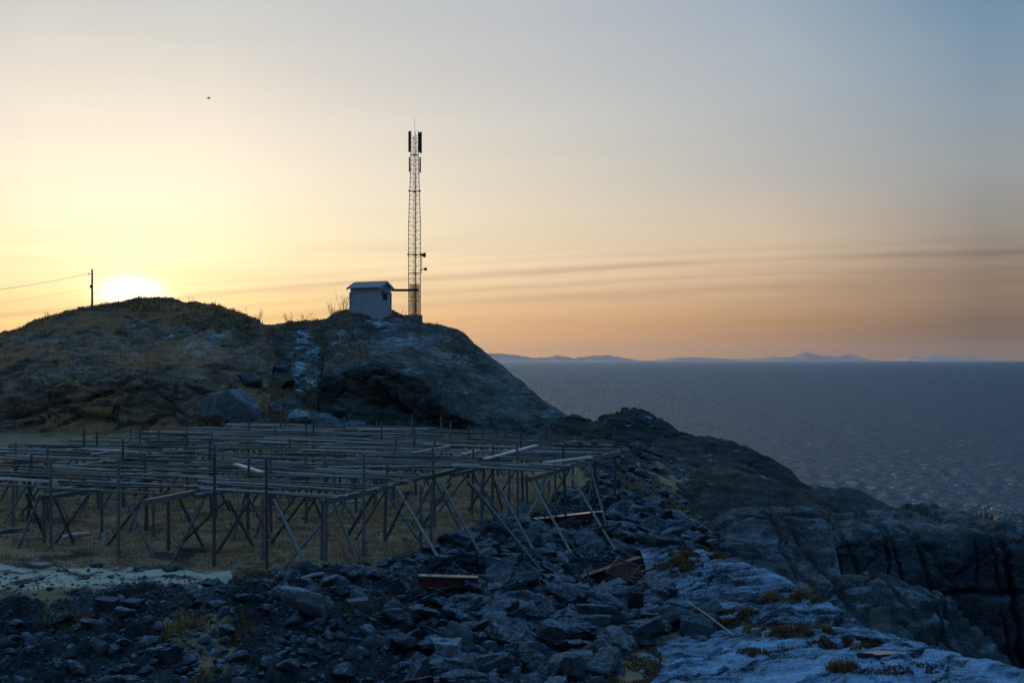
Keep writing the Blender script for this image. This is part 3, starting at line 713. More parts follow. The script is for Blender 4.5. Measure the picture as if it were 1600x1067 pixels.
# ------------------------------------------------------------------ grass
def grass_mat(name, c0, c1):
    t = NT(name); c = t.ramp(t.attr('tint'), [(0, c0), (.45, tuple(a * .55 + b * .3 for a, b in zip(c0, c1))), (1, c1)]); t.done(c, .8, None, .15); tr = t.n('BsdfTranslucent'); t.l(c, tr.inputs['Color']); mxs = t.n('MixShader'); mxs.inputs[0].default_value = .45
    t.l(t.b.outputs[0], mxs.inputs[1]); t.l(tr.outputs[0], mxs.inputs[2]); t.l(mxs.outputs[0], t.t.nodes['Material Output'].inputs['Surface']); return t.m
M['grass'] = grass_mat('dry_grass', (.18, .10, .045), (.66, .41, .22))  # field blades carry the same warm skylight in their colour
M['tussock'] = grass_mat('tussock_grass', (.08, .046, .016), (.42, .25, .10))
def blades(name, pts, hgt, mat, label, seed, zf=gz, clump=.0, wide=.012):
    g = np.random.default_rng(seed); n = len(pts)
    zz = np.array([zf(x, y) for x, y in pts]); patch = fbm(np.stack([pts[:, 0], pts[:, 1], pts[:, 0] * 0], 1), 1.6, 4, seed + 60); h = hgt * g.uniform(.5, 1.3, n) * np.clip(1 + patch * 1.6, .6, 2.4)
    a = g.uniform(0, 6.28, n); lean = g.uniform(.1, .9, n) * h; w = wide * g.uniform(.7, 1.6, n)
    b0 = np.stack([pts[:, 0], pts[:, 1], zz - .02], 1)
    f = np.stack([np.cos(a + 1.57) * w, np.sin(a + 1.57) * w, 0 * w], 1)
    tip = b0 + np.stack([np.cos(a) * lean, np.sin(a) * lean, h], 1); mid = b0 + np.stack([np.cos(a) * lean * .3, np.sin(a) * lean * .3, h * .62], 1)
    V = np.stack([b0 - f, b0 + f, mid + f * .7, mid - f * .7, tip], 1).reshape(-1, 3)
    k = np.arange(n)[:, None] * 5
    T = np.concatenate([k + np.array([[0, 1, 2]]), k + np.array([[0, 2, 3]]), k + np.array([[3, 2, 4]])])
    tint = np.repeat(np.clip(g.beta(1.6, 2.2, n) * .7 + .15 + patch * .55, 0, 1), 5)
    me = mesh_np(name, V, T, mat, {'tint': tint}, smooth=False)
    o = link(bpy.data.objects.new(name, me)); return tag(o, label, 'grass', kind='stuff')
def clumped(pts, s, thr, sc=1.1):
    q = np.stack([pts[:, 0], pts[:, 1], pts[:, 0] * 0], 1); return pts[fbm(q, sc, 3, s) > thr]
fld = scatter(110000, (-30, 8), (30, 78), lambda a, b_, q: (~inpoly(a, b_, RUB)) & (a > -60) & (a < 960) & (b_ < 905) & ((q[:, 1] < 52) | (rng.random(len(q)) < .35)) & (b_ > 690) &
              ~((a < 430) & (np.abs(b_ - np.interp(a, [-300, 0, 200, 420], [905, 905, 905, 893])) < np.interp(a, [-300, 0, 200, 420], [30, 26, 16, 5]))))
fld = clumped(fld, 201, -.2)
blades('grass', fld, .10, M['grass'], 'dry brown grass growing under the drying racks', 11)
bank = clumped(scatter(9000, (2, 14), (44, 74), lambda a, b_, q: inpoly(a, b_, SLOPE)), 202, -.2)
scr = clumped(scatter(9000, (-13, 0), (24, 33), lambda a, b_, q: (np.hypot((a - 320) / 100, (b_ - 1000) / 70) < 1) | (np.hypot((a - 545) / 60, (b_ - 880) / 20) < 1) | (np.hypot((a - 430) / 70, (b_ - 905) / 14) < 1) | (np.hypot((a - 600) / 60, (b_ - 965) / 25) < 1) | (np.hypot((a - 120) / 60, (b_ - 975) / 20) < 1)), 203, .02, .7)
blades('grass', np.concatenate([bank, scr]), .13, M['tussock'], 'ochre tussock grass on the bank and between the scree stones', 12, wide=.012)
# tussocks on the slab, placed where the slab carries turf
sl = []
for cx, cy, rx, ry, n in ((1085,868,55,14,2600),(1060,885,40,10,900),(1130,965,70,12,1500),(1230,985,70,12,1500),(1320,1005,60,10,1100),(985,1030,50,45,2600),(1255,935,60,8,700),(1390,1045,100,10,900),(1210,1020,60,8,500),(1010,985,35,12,700)):
    for _ in range(n * 2):
        r_ = math.sqrt(random.random()); a_ = random.uniform(0, 6.283)
        q, nn = hit(cx + rx * r_ * math.cos(a_), cy + ry * r_ * math.sin(a_))
        if q and q.y < 44: sl.append((q.x, q.y))
sl = clumped(np.array(sl), 204, -.1, .6)
blades('grass', sl, .12, M['tussock'], 'ochre tussock grass in the hollows of the frosted slab', 13, wide=.011)
# turf on the hills
hl = []
for cx, cy, rx, ry, n in ((535,525,55,45,2200),(600,490,85,8,900),(460,640,70,55,2600),(440,540,40,30,700),(400,520,30,20,400),(330,505,70,20,900),(690,540,70,25,600),(120,560,140,50,1500),(200,480,150,8,900)):
    for _ in range(n):
        r_ = math.sqrt(random.random()); a_ = random.uniform(0, 6.283)
        q, nn = hit(cx + rx * r_ * math.cos(a_), cy + ry * r_ * math.sin(a_))
        if q and q.y < 115: hl.append((q.x, q.y))
cr = []
for _ in range(5200):
    cx = random.uniform(-10, 470) if random.random() < .75 else random.uniform(470, 720)
    cy = np.interp(cx, [-10, 22, 60, 100, 145, 200, 240, 266, 330, 380, 420, 500, 545, 600, 660, 712, 720], [528, 517, 499, 489, 482, 476, 469, 471, 478, 494, 514, 500, 487, 487, 505, 520, 524])
    q, nn = hit(cx, cy + random.uniform(1, 9))
    if q and q.y < 114: cr.append((q.x + random.uniform(-.3, .3), q.y + random.uniform(-.5, 2.5)))
blades('grass', clumped(np.array(cr), 206, -.25, 1.5), .22, M['tussock'], 'backlit dry grass along the crest of the hills', 15, wide=.018)
hl = clumped(np.array(hl), 205, -.1, 2.0)
blades('grass', hl, .2, M['tussock'], 'brown grass and heather on the hills around the gully', 14, wide=.03)

# ------------------------------------------------------------------ fish drying racks
U_ = Vector((.342, .94, 0)); V_ = Vector((.94, -.342, 0)); P0 = Vector((-7.2, 33.1, 0)); DECK = 1.95
def AB(a, b, z=0): q = P0 + V_ * a + U_ * b; return Vector((q.x, q.y, z))
def ab_of(x, y): r = Vector((x, y, 0)) - P0; return r.dot(V_), r.dot(U_)
def pole(name, a, b, r0, r1, mat, parent, bend=.03, sides=6, square=False):
    a, b = Vector(a), Vector(b); n = 4; L = (b - a).length
    off = Vector((random.uniform(-1, 1), random.uniform(-1, 1), random.uniform(-1, 1))) * bend * L * .3
    pts = [a.lerp(b, i / n) + off * math.sin(math.pi * i / n) for i in range(n + 1)]
    m = MB()
    if square: m.bar(a, b, r0 * 1.9, r0 * 1.9)
    else: m.tube(pts, r0, sides, r1)
    o = m.build(name, mat, None); inv = parent.matrix_basis.inverted() if parent else None
    if parent:
        o.data.transform(Matrix_T(-parent.location)); o.parent = parent
    return o
from mathutils import Matrix
def Matrix_T(v): return Matrix.Translation(v)

RACKS = [
 # a0, a1, b0, b1, first procedural trestle skipped?, label
 (1.9, 5.0, 9.5, 21.5, True, 'weathered grey fish drying rack at the right end, its outer struts standing on the scree'),
 (-2.9, 1.3, 1.2, 13.0, True, 'nearest weathered fish drying rack, its front corner post reaching closest to the scree'),
 (-2.9, 1.3, 14.0, 27.0, False, 'fish drying rack standing directly behind the nearest front corner rack'),
 (-7.3, -3.3, -.6, 12.5, True, 'fish drying rack left of the nearest corner rack, tall upright at its front'),
 (-7.3, -3.3, 13.5, 30.0, False, 'back drying rack below the domed boulder of the gully'),
 (-11.8, -7.7, .0, 13.0, True, 'front drying rack behind the small dark stone on the grass near the left edge'),
 (-11.8, -7.7, 14.0, 31.0, False, 'back drying rack below the huge rounded boulder'),
 (-16.2, -12.2, 3.5, 15.5, False, 'front drying rack cut off by the left edge of the photo'),
 (-16.2, -12.2, 16.5, 31.5, False, 'back drying rack in the shade below the middle of the left hill'),
 (-20.6, -16.6, 9.0, 20.0, False, 'drying rack at the left edge behind the cut off front rack'),
 (-20.6, -16.6, 21.0, 32.0, False, 'farthest left drying rack close under the dark hill foot'),
]
RK = []
for ri, (a0, a1, b0, b1, skip, lab) in enumerate(RACKS):
    c = AB((a0 + a1) / 2, (b0 + b1) / 2); t = thing('drying_rack', lab, 'drying rack', (c.x, c.y, gzg(c.x, c.y)), 0, 'wooden fish drying racks')
    RK.append((t, a0, a1, b0, b1))
    nseg = max(2, round((b1 - b0) / 4.0)); bs = [b0 + .35 + (b1 - b0 - .7) * i / nseg for i in range(nseg + 1)]
    dz = random.uniform(-.05, .05)
    for a in (a0, a1):
        for i in range(nseg):           # beams along the depth
            z = DECK - .06 + dz + random.uniform(-.04, .04)
            q0 = AB(a + random.uniform(-.1, .1), bs[i] - random.uniform(.4, .9), z); q1 = AB(a + random.uniform(-.12, .12), bs[i + 1] + random.uniform(.2, .6), z + random.uniform(-.05, .05))
            pole('beam', q0, q1, .085, .07, M['wood'], t, square=random.random() < .5)
        for i, b in enumerate(bs):
            if skip and i == 0: continue
            q = AB(a + random.uniform(-.12, .12), b + random.uniform(-.2, .2)); g = gzg(q.x, q.y)
            tall = random.random() < .6; top = DECK + (random.uniform(.55, 1.15) if tall else .0)
            pole('post', (q.x, q.y, g - .1), (q.x + random.uniform(-.12, .12), q.y + random.uniform(-.1, .1), top), .062, .045, M['wood'], t, .03, 7)
            for sg in (-1, 1):
                if random.random() < .22: continue
                along = random.random() < .3; L = random.uniform(.9, 1.5) * sg
                e = q + (U_ if along else V_) * L; ge = gzg(e.x, e.y); s0 = q - (U_ if along else V_) * .12 * sg
                pole('brace', (s0.x + random.uniform(-.08, .08), s0.y - .09 * sg, DECK - .12), (e.x, e.y, ge - .08), .042, .048, M['wood'], t, .03)
    # rails across
    b = b0 - .15; zz = DECK + .06 + dz
    while b < b1:
        n = random.choice((1, 1, 1, 2, 2))
        for k in range(n):
            sk = random.uniform(-.4, .4); ov0, ov1 = random.uniform(.15, .9), random.uniform(.15, .9)
            z0 = zz + .035 + random.uniform(0, .14)
            pole('rail', AB(a0 - ov0, b + sk + k * .11, z0), AB(a1 + ov1, b - sk * .6 + k * .11 + random.uniform(-.12, .12), z0 + random.uniform(-.05, .05)), random.uniform(.032, .05), random.uniform(.02, .036), (M['rail'] if random.random() < .82 else M['pale_rail']), t, .03, 5)
        b += random.uniform(.45, 1.15)
    if random.random() < .9:
        for _ in range(2):
            b = random.uniform(b0 + 1, b1 - 2); pole('stray_rail', AB(a0 + random.uniform(0, 1), b, zz + .17), AB(a1 + random.uniform(-.6, .8), b + random.uniform(-1.6, 1.6), zz + .2), .035, .03, M['plank'] if random.random() < .45 else M['rail'], t, .01, 5)

def rack_for(x, y):
    a, b = ab_of(x, y); best = None
    for t, a0, a1, b0, b1 in RK:
        dd = max(a0 - a, 0, a - a1) + .4 * max(b0 - b, 0, b - b1)
        if best is None or dd < best[0]: best = (dd, t)
    return best[1]
POSTS = [(21,738,824),(69,772,847),(80,716,857),(159,764,843),(185,716,865),(240,766,838),(263,768,859),(334,706,885),(411,776,874),(417,714,889),(503,772,874),(509,775,880),(568,708,869),(657,757,863),(674,752,862),(752,747,841),(795,734,819),(809,690,821),(868,722,807),(895,722,773),(420,706,760),(738,716,752)]
for x, yt, yb in POSTS[:-2]:
    q, _ = hit(x, yb, gbvh); t = rack_for(q.x, q.y)
    zt = CAMZ - (yt - HZ) * q.y / F
    pole('post', (q.x, q.y, q.z - .12), (q.x + random.uniform(-.03, .03), q.y, zt), .056, .042, M['wood'], t, .02, 7)
BR = [(63,772,27,856),(84,774,116,846),(140,770,84,848),(194,774,241,869),(230,770,166,850),(277,772,323,861),(354,780,273,855),(318,782,266,880),(356,780,397,852),(392,778,337,863),
      (428,780,486,898),(478,776,422,846),(549,764,436,891),(519,778,561,880),(596,759,666,856),(619,760,696,886),(689,754,763,883),(730,748,852,895),(728,750,796,827),(773,748,846,880),(820,733,901,877),(874,720,812,825),(880,720,963,859),(917,712,951,832),
      (40,770,72,838),(705,752,655,826),(640,765,600,845),(588,764,540,838)]
for x0, y0, x1, y1 in BR:
    d = (CAMZ - DECK + .08) * F / (y0 - HZ); top = Vector(P(x0, y0, d)); q, _ = hit(x1, y1, gbvh)
    t = rack_for(top.x, top.y); pole('brace', top, (q.x, q.y, q.z - .08), .046, .054, M['wood'], t, .012)
# bleached planks lying on the decks
for (x0, y0, x1, y1, w_, lab) in ((368,725,410,738,.2,'short bleached plank tilted on the deck of the rack left of the front corner'), (758,717,838,696,.22,'long bleached board laid on the back of the right hand racks'),
                                 (850,723,924,714,.2,'bleached board along the end of the right end rack'), (560,672,606,670,.16,'bleached board at the back of the racks below the knoll'),
                                 (645,708,702,697,.16,'bleached board lying near the back right of the racks'), (722,710,748,704,.16,'short bleached board end on the racks beside the long board'), (143,710,185,703,.12,'thin bleached lath on the far left racks')):
    d0 = (CAMZ - DECK - .27) * F / (y0 - HZ); d1 = (CAMZ - DECK - .27) * F / (y1 - HZ)
    tag(MB().bar(P(x0, y0, d0), P(x1, y1, d1), w_, .07).build('plank', M['plank']), lab, 'plank')

# ------------------------------------------------------------------ loose things on the ground
def on(px, py, up=0.): q, n = hit(px, py); return q + Vector((0, 0, up))
def stick(p0, p1, r, label, mat='wood', name='stick', cat='stick', up=.06):
    a, b = on(*p0, up), on(*p1, up); return tag(MB().tube([a, a.lerp(b, .5) + Vector((0, 0, .03)), b], r, 6, r * .8).build(name, M[mat]), label, cat)
def lean(p0, p1, r, label, z1=.7, mat='wood', name='stick', cat='stick'):
    a = on(*p0, -.05); s = a.y; b = Vector(P(p1[0], p1[1], s - .4)); return tag(MB().tube([a, b], r, 6, r * .75).build(name, M[mat]), label, cat)
lean((860,946), (834,887), .035, 'thin grey pole stuck upright in the stones under the right struts')
lean((930,921), (916,891), .03, 'short grey pole stuck in the stones left of the rusted grating')
lean((918,880), (876,828), .03, 'thin pole leaning among the stones below the fallen steel channel')
stick((1072,945), (1146,999), .025, 'thin pale rod lying across the boulders at the edge of the frosted slab', 'plank', 'rod', 'rod', .12)
stick((936,930), (958,955), .04, 'short pale branch lying below the rusted grating', 'plank')
stick((-10,836), (36,829), .09, 'thick log lying in the grass at the left edge', name='log', cat='log')
stick((95,843), (140,836), .08, 'pale log lying in the grass under the left racks', 'plank', 'log', 'log')
stick((282,860), (325,862), .06, 'fallen pole in the grass beside crossed struts under the racks', name='log', cat='log')
stick((470,908), (505,899), .06, 'fallen pole on the scree in front of the corner post', 'plank', 'log', 'log')
stick((680,865), (720,861), .06, 'fallen pole on the scree by the foot of an outer strut', 'wood', 'log', 'log')
stick((520,790), (585,783), .06, 'fallen pole in the grass beneath the middle racks', 'plank', 'log', 'log')
q = on(161, 852); tag(MB().tube([q, q + Vector((.02, 0, .2)), q + Vector((0, 0, .38))], .07, 7, .055).build('marker_stake', M['white']), 'short white stake standing in the grass under the left front rack', 'stake')
# rusted I-beam
def ibeam(name, a, b, h, w_, label, cat, mat='rust', top_sheen=True):
    a, b = Vector(a), Vector(b); m = MB()
    m.bar(a - Vector((0, 0, h / 2)), b - Vector((0, 0, h / 2)), w_, .03); m.bar(a - Vector((0, 0, 0)), b, .025, h - .034)
    o = tag(m.build(name, M[mat]), label, cat); MB().bar(a + Vector((0, 0, h / 2)), b + Vector((0, 0, h / 2)), w_, .03).build('top_flange', M['top_sheen'] if top_sheen else M[mat], o); return o
q = on(700, 914); d = q.y - .75
ibeam('steel_beam', P(653, 906, d), P(747, 909, d), .27, .3, 'short rusted steel beam lying level on the scree', 'steel beam')
q = on(885, 822); d = q.y - .3
ibeam('steel_beam', P(835, 815, d + .2), P(940, 803, d + 1.2), .22, .3, 'long rusted steel channel with painted sky sheen on top, lying on the bank at the right racks', 'steel beam')
q = on(960, 905); d = q.y - .2
ibeam('steel_beam', P(908, 907, d - .6), P(1000, 876, d + .4), .26, .26, 'tilted rusted girder lying behind the steel grating', 'steel beam', top_sheen=False)
g0, g1, g2, g3 = (Vector(P(*k)) for k in ((946,895,d - .9), (966,873,d - .3), (1000,885,d - .5), (980,908,d - 1.1)))
t = thing('steel_grating', 'rusted steel grating lying tilted against the girder', 'grating', (0, 0, 0))
m = MB()
for a, b in ((g0, g1), (g1, g2), (g2, g3), (g3, g0)): m.bar(a, b, .05, .05)
m.build('frame', M['rust'], t); m = MB()
for i in range(1, 14): m.bar(g1.lerp(g2, i / 14), g0.lerp(g3, i / 14), .018, .03)
m.build('grid_bars', M['rust'], t)
tag(MB().bar(P(942,914,d - 1.2), P(1022,887,d - .4), .06, .06).build('rod', M['rust']), 'rusted rod lying just in front of the steel grating', 'rod')

# puddle of meltwater on the slab
q = on(1385, 1022); pm = MB(); n = 28
rim = [(q.x + math.cos(a) * (.5 + .16 * math.sin(3 * a) + .1 * math.sin(7 * a)), q.y + math.sin(a) * (.16 + .06 * math.cos(3 * a + 1))) for a in (i * 6.283 / n for i in range(n))]
zt = q.z + .035
pm.add([(q.x, q.y, zt + .0)] + [(x, y, zt) for x, y in rim] + [(x * .98 + q.x * .02, y, zt - .12) for x, y in rim], [(0, i + 1, (i + 1) % n + 1) for i in range(n)] + [(i + 1, i + 1 + n, (i + 1) % n + 1 + n, (i + 1) % n + 1) for i in range(n)])
M['water'] = NT('meltwater').done((.02, .025, .03), .03, None, .6)
tag(pm.build('puddle', M['water']), kind='structure')

# ------------------------------------------------------------------ hut
q = on(577, 488); hx, hy = P(579, 490, 106)[0], 106.0
hz = min(gz(hx + i, hy + j) for i in (-1.3, 0, 1.3) for j in (-1, 0, 1)); hz = CAMZ - (491 - HZ) * hy / F - .12
hut = thing('equipment_hut', 'small white boarded hut with a grey gable roof on top of the knoll', 'hut', (hx, hy, hz), R(-26))
L, W, H, RH = 3.15, 2.0, 2.55, .5
m = MB(); x, y = L / 2, W / 2
m.add([(-x,-y,-.4),(x,-y,-.4),(x,y,-.4),(-x,y,-.4),(-x,-y,H),(x,-y,H),(x,y,H),(-x,y,H),(-x,0,H+RH),(x,0,H+RH)],
      [(0,1,5,4),(2,3,7,6),(1,2,6,9,5),(3,0,4,8,7),(4,5,9,8),(6,7,8,9),(3,2,1,0)])
wall = m.build('wall', M['board'], hut)
m = MB(); ox, oy = x + .22, y + .25; dr = RH / y * .25
for sg in (-1, 1):
    a = Vector((-ox, sg * oy, H - dr + .03)); b = Vector((ox, sg * oy, H - dr + .03)); c = Vector((ox, 0, H + RH + .03)); d_ = Vector((-ox, 0, H + RH + .03)); up = Vector((0, 0, .09))
    m.add([a, b, c, d_, a + up, b + up, c + up, d_ + up], [(0,1,2,3),(4,5,6,7),(0,1,5,4),(1,2,6,5),(2,3,7,6),(3,0,4,7)])
m.build('roof', M['roof'], hut)
for sx in (-1, 1):
    m = MB()
    for sg in (-1, 1): m.bar((sx * (ox + .02), sg * (oy + .01), H - dr), (sx * (ox + .02), 0, H + RH + .01), .03, .2)
    m.build('barge_board', M['white'], hut)
for sx, sy in ((-1,-1),(1,-1),(1,1),(-1,1)):
    MB().box((sx * (x - .045 + .05), sy * (y - .045 + .05), H / 2 - .23), (.13, .13, H - .35)).build('corner_board', M['white'], hut)
m = MB(); m.add([(x,-.55,H-.1),(x,.35,H-.1),(x+.42,.35,H-.5),(x+.42,-.55,H-.5),(x,-.55,H-.62),(x,.35,H-.62)], [(0,1,2,3),(3,2,5,4),(0,3,4),(1,5,2)])
m.build('vent_hood', M['roof'], hut)
MB().box((x + .012, .0, H - .9), (.03, .7, .5)).build('vent_opening', M['dark'], hut)

# ------------------------------------------------------------------ mast
mx, my = P(648, 493, 109)[0], 109.0; mz = CAMZ - (494 - HZ) * my / F
mast = thing('telecom_mast', 'tall thin steel lattice mast with panel antennas on the knoll', 'mast', (mx, my, mz))
HT = (494 - 205) * my / F; s0 = .52; 
MB().box((-.15, .0, -.55), (1.75, 1.35, 1.3), .1).build('plinth', M['concrete'], mast)
ANG = [R(200), R(340), R(90)]
def leg(i, z):
    k = s0 * (1.08 if z < 9 else 1.08 - .4 * min(1, (z - 9) / 6)); return Vector((math.cos(ANG[i]) * k * 1.07, math.sin(ANG[i]) * k, z))
for i in range(3): MB().tube([leg(i, .08), leg(i, 9), leg(i, 15), leg(i, HT)], .036, 6).build('leg', M['steel'], mast)
m = MB(); z = .2; n = 0; st = .42
while z < HT - st:
    for i in range(3):
        j = (i + 1) % 3; a, b = (leg(i, z), leg(j, z + st)) if n % 2 == 0 else (leg(j, z), leg(i, z + st))
        m.tube([a, b], .013, 4); m.tube([leg(i, z), leg(j, z)], .011, 4)
    z += st; n += 1
m.build('bracing', M['steel'], mast)
m = MB()
for sx in (-.14, .14): m.tube([(sx, .1, .1), (sx, .1, HT - .5)], .02, 4)
z = .3
while z < HT - .6: m.tube([(-.14, .1, z), (.14, .1, z)], .014, 4); z += .3
m.build('ladder', M['steel'], mast)
MB().tube([(.05, .02, .2), (.05, .02, HT - 4)], .055, 6, .04).build('cable_run', M['dark'], mast)
m = MB(); z = .15; GT = 50 * my / F
while z < GT:
    for i in range(3): m.tube([leg(i, z) * 1.04 - Vector((0, 0, z * .04)), leg((i + 1) % 3, z) * 1.04 - Vector((0, 0, z * .04))], .017, 4)
    z += .08
for i in range(3):
    for k in range(1, 6): a = leg(i, 0).lerp(leg((i + 1) % 3, 0), k / 6) * 1.04; m.tube([(a.x, a.y, .15), (a.x, a.y, GT)], .012, 4)
m.build('climbing_guard', M['rust'], mast)
MB().tube([(0, 0, HT - .2), (0, 0, HT + 1.35)], .02, 5, .008).build('whip_antenna', M['steel'], mast)
def zpx(y): return (494 - y) * my / F
for sx, w_, y0, y1, yy in ((-.5,.2,206,238,-.15),(.42,.17,208,238,-.1),(.56,.2,206,239,.18),(-.5,.12,246,269,-.1),(.52,.15,246,270,-.05)):
    m = MB().box((sx, yy, (zpx(y0) + zpx(y1)) / 2), (w_, .16, zpx(y0) - zpx(y1)), .2); o = m.build('panel_antenna', M['dark'], mast)
    m = MB()
    for k in (.15, .85): zz = zpx(y1) + (zpx(y0) - zpx(y1)) * k; m.tube([(sx * .98, yy + .05, zz), (sx * .5, 0, zz)], .02, 4)
    m.build('bracket', M['steel'], o)
for yv in (242, 299, 398, 427):
    m = MB()
    for i in range(3): m.tube([leg(i, zpx(yv)), leg((i + 1) % 3, zpx(yv))], .035, 5)
    m.build('ring_frame', M['steel'], mast)
for i in range(3):
    for yv in (299, 398): q = leg(i, zpx(yv)); MB().box((q.x * 1.05, q.y, q.z), (.2, .16, .14)).build('junction_box', M['dark'], mast)
for yv, dx, r_ in ((399, .75, .24), (421, .88, .17)):
    m = MB(); c = Vector((dx, -.15, zpx(yv))); ax = Vector((.85, -.5, 0)).normalized()
    m.tube([c, c + ax * .1, c + ax * .26], r_ * .45, 16, r_); o = m.build('dish_antenna', M['dark'], mast)
    MB().tube([c, (.5, 0, zpx(yv) - .05)], .035, 5).build('bracket', M['steel'], o)
MB().tube([(.68, -.1, zpx(428)), (.68, -.1, zpx(395))], .03, 6).build('dish_pole', M['steel'], mast)
# cable bridge
a = Vector(P(612, 454, 106.6)); b = Vector(P(653, 454, 108.9)); t = thing('cable_bridge', 'dark cable tray running level from the hut to the mast', 'cable tray')
MB().bar(a, b, .35, .16).build('tray', M['dark'], t)
m = MB()
for k in (-.1, 0, .1): m.tube([a + Vector((0, k, .11)), b + Vector((0, k, .11))], .035, 6)
m.build('cable', M['dark'], t)

# ------------------------------------------------------------------ utility pole, wires
q = on(144, 484); d = 106
t = thing('utility_pole', 'thin wooden utility pole on the left hill beside the sun', 'utility pole', P(144, 484, d))
hp = (484 - 421) * d / F
MB().tube([(0, 0, -.5), (0, 0, hp)], .11, 8, .08).build('post', M['wood'], t)
m = MB(); m.tube([(-.05, 0, hp - .45), (-.3, 0, hp - .42)], .02, 5); m.tube([(-.3, 0, hp - .5), (-.3, 0, hp - .32)], .04, 6); m.build('insulator', M['dark'], t)
MB().box((-.1, -.05, hp - 1.6), (.16, .14, .28)).build('switch_box', M['dark'], t)
tz = P(144, 484, d)
def wire(p0, p1, lab, r=.018):
    a, b = Vector(p0), Vector(p1); pts = [a.lerp(b, i / 14) - Vector((0, 0, 1.1 * .4 * math.sin(math.pi * i / 14))) for i in range(15)]
    tag(MB().tube(pts, r, 5).build('power_line', M['dark'], None), lab, 'wire')
wire((tz[0] - .3, d, tz[2] + hp - .42), P(-160, 466, 118), 'upper wire running left from the utility pole')
wire((tz[0] - .1, d, tz[2] + hp - 1.7), P(-160, 484, 118), 'lower wire running left from the utility pole', .008)

# ------------------------------------------------------------------ bird, boat
bm_ = Vector(P(326, 154, 190)); m = MB()
prof = [(-.34, .015), (-.26, .05), (-.1, .10), (.08, .11), (.2, .07), (.28, .06), (.34, .015)]
ns = 8; vs = []
for x_, r_ in prof: vs += [(x_, math.cos(k * 6.283 / ns) * r_, math.sin(k * 6.283 / ns) * r_ * .9) for k in range(ns)]
fs = [(i * ns + k, i * ns + (k + 1) % ns, (i + 1) * ns + (k + 1) % ns, (i + 1) * ns + k) for i in range(6) for k in range(ns)]
m.add(vs, fs)
for sg in (-1, 1):
    w_ = [(.12, .06 * sg, .05), (-.1, .06 * sg, .05), (.16, .38 * sg, .2), (-.04, .38 * sg, .2), (.02, .78 * sg, .13), (-.06, .78 * sg, .13)]
    m.add(w_ + [(x_, y_, z_ + .02) for x_, y_, z_ in w_], [(0,1,3,2),(2,3,5,4),(6,8,9,7),(8,10,11,9),(0,2,8,6),(2,4,10,8),(1,7,9,3),(3,9,11,5),(4,5,11,10)])
m.add([(-.3, -.03, 0), (-.3, .03, 0), (-.5, .1, 0), (-.5, -.1, 0), (-.3, -.03, .02), (-.3, .03, .02), (-.5, .1, .02), (-.5, -.1, .02)], [(0,1,2,3),(4,7,6,5),(0,4,5,1),(1,5,6,2),(2,6,7,3),(3,7,4,0)])
o = m.build('bird', M['bird'], None, True); o.location = bm_; o.rotation_euler = (R(12), R(-6), R(18)); tag(o, 'lone dark gull gliding in the pale sky', 'bird')
bx = P(1424, HZ, 6500); t = thing('boat', 'tiny dark fishing boat on the horizon', 'boat', (bx[0], 6500, SEA_Z), R(20))
m = MB(); m.add([(-8,-2.4,0),(6,-2.4,0),(10,0,0),(6,2.4,0),(-8,2.4,0),(-8,-2.8,2.6),(6,-3,2.9),(12,0,4),(6,3,2.9),(-8,2.8,2.6)], [(0,1,6,5),(1,2,7,6),(2,3,8,7),(3,4,9,8),(4,0,5,9),(5,6,7,8,9),(4,3,2,1,0)])
m.build('hull', M['hull'], t); MB().box((1, 0, 4.6), (5, 4, 3.6)).build('wheelhouse', M['white'], t); MB().tube([(0, 0, 6.3), (0, 0, 11)], .2, 6).build('mast', M['hull'], t)

# ------------------------------------------------------------------ bare shrubs
def shrub(px, py, hpx, n, label, spread=.5, on_all=True):
    q, _ = hit(px, py)
    k = 0
    while (q is None or q.y > 115) and k < 14: k += 1; q, _ = hit(px, py + k * 2)
    H_ = hpx * q.y / F; t = thing('bare_shrub', label, 'shrub', q)
    m = MB(); tw = m
    for i in range(n):
        a = random.uniform(0, 6.283); r_ = random.uniform(0, .5) * H_ * spread; b0 = Vector((math.cos(a) * r_, math.sin(a) * r_, -.1))
        ln = H_ * random.uniform(.55, 1.05); dr = Vector((math.cos(a) * spread * random.uniform(.1, .8), math.sin(a) * spread * .5, 1)).normalized()
        e = b0 + dr * ln; md = b0.lerp(e, .5) + Vector((random.uniform(-.06, .06), 0, 0)) * H_
        m.tube([b0, md, e], H_ * .011, 4, H_ * .004)
        for _ in range(4):
            f_ = random.uniform(.35, .95); s_ = b0.lerp(e, f_); e2 = s_ + Vector((random.uniform(-1, 1), random.uniform(-.6, .6), random.uniform(.6, 1.3))).normalized() * ln * random.uniform(.15, .35)
            tw.tube([s_, e2], H_ * .006, 3, H_ * .003)
    m.build('branches', M['twig'], t)
shrub(395, 512, 34, 13, 'leafless shrub at the right shoulder of the left hill', .9)
shrub(452, 510, 26, 11, 'leafless shrub on the saddle, left of a matching one', .6)
shrub(478, 508, 24, 10, 'leafless shrub on the saddle midway to the hut', .6)
shrub(520, 494, 26, 10, 'leafless shrub a step left of the hut', .5)
shrub(536, 489, 30, 12, 'leafless shrub touching the left corner of the hut', .5)
shrub(298, 476, 16, 6, 'thin twigs on the left hill crest right of the sun', .6)
shrub(628, 497, 16, 7, 'thin twigs between the hut and the mast plinth', .7)
shrub(557, 885, 42, 14, 'bare reddish bush at the scree edge below the middle rack', .8)
shrub(1250, 985, 36, 9, 'bare twigs growing from the turf strip on the frosted slab', .9)
shrub(572, 660, 26, 9, 'bare bush at the foot of the dark knoll face', .8)

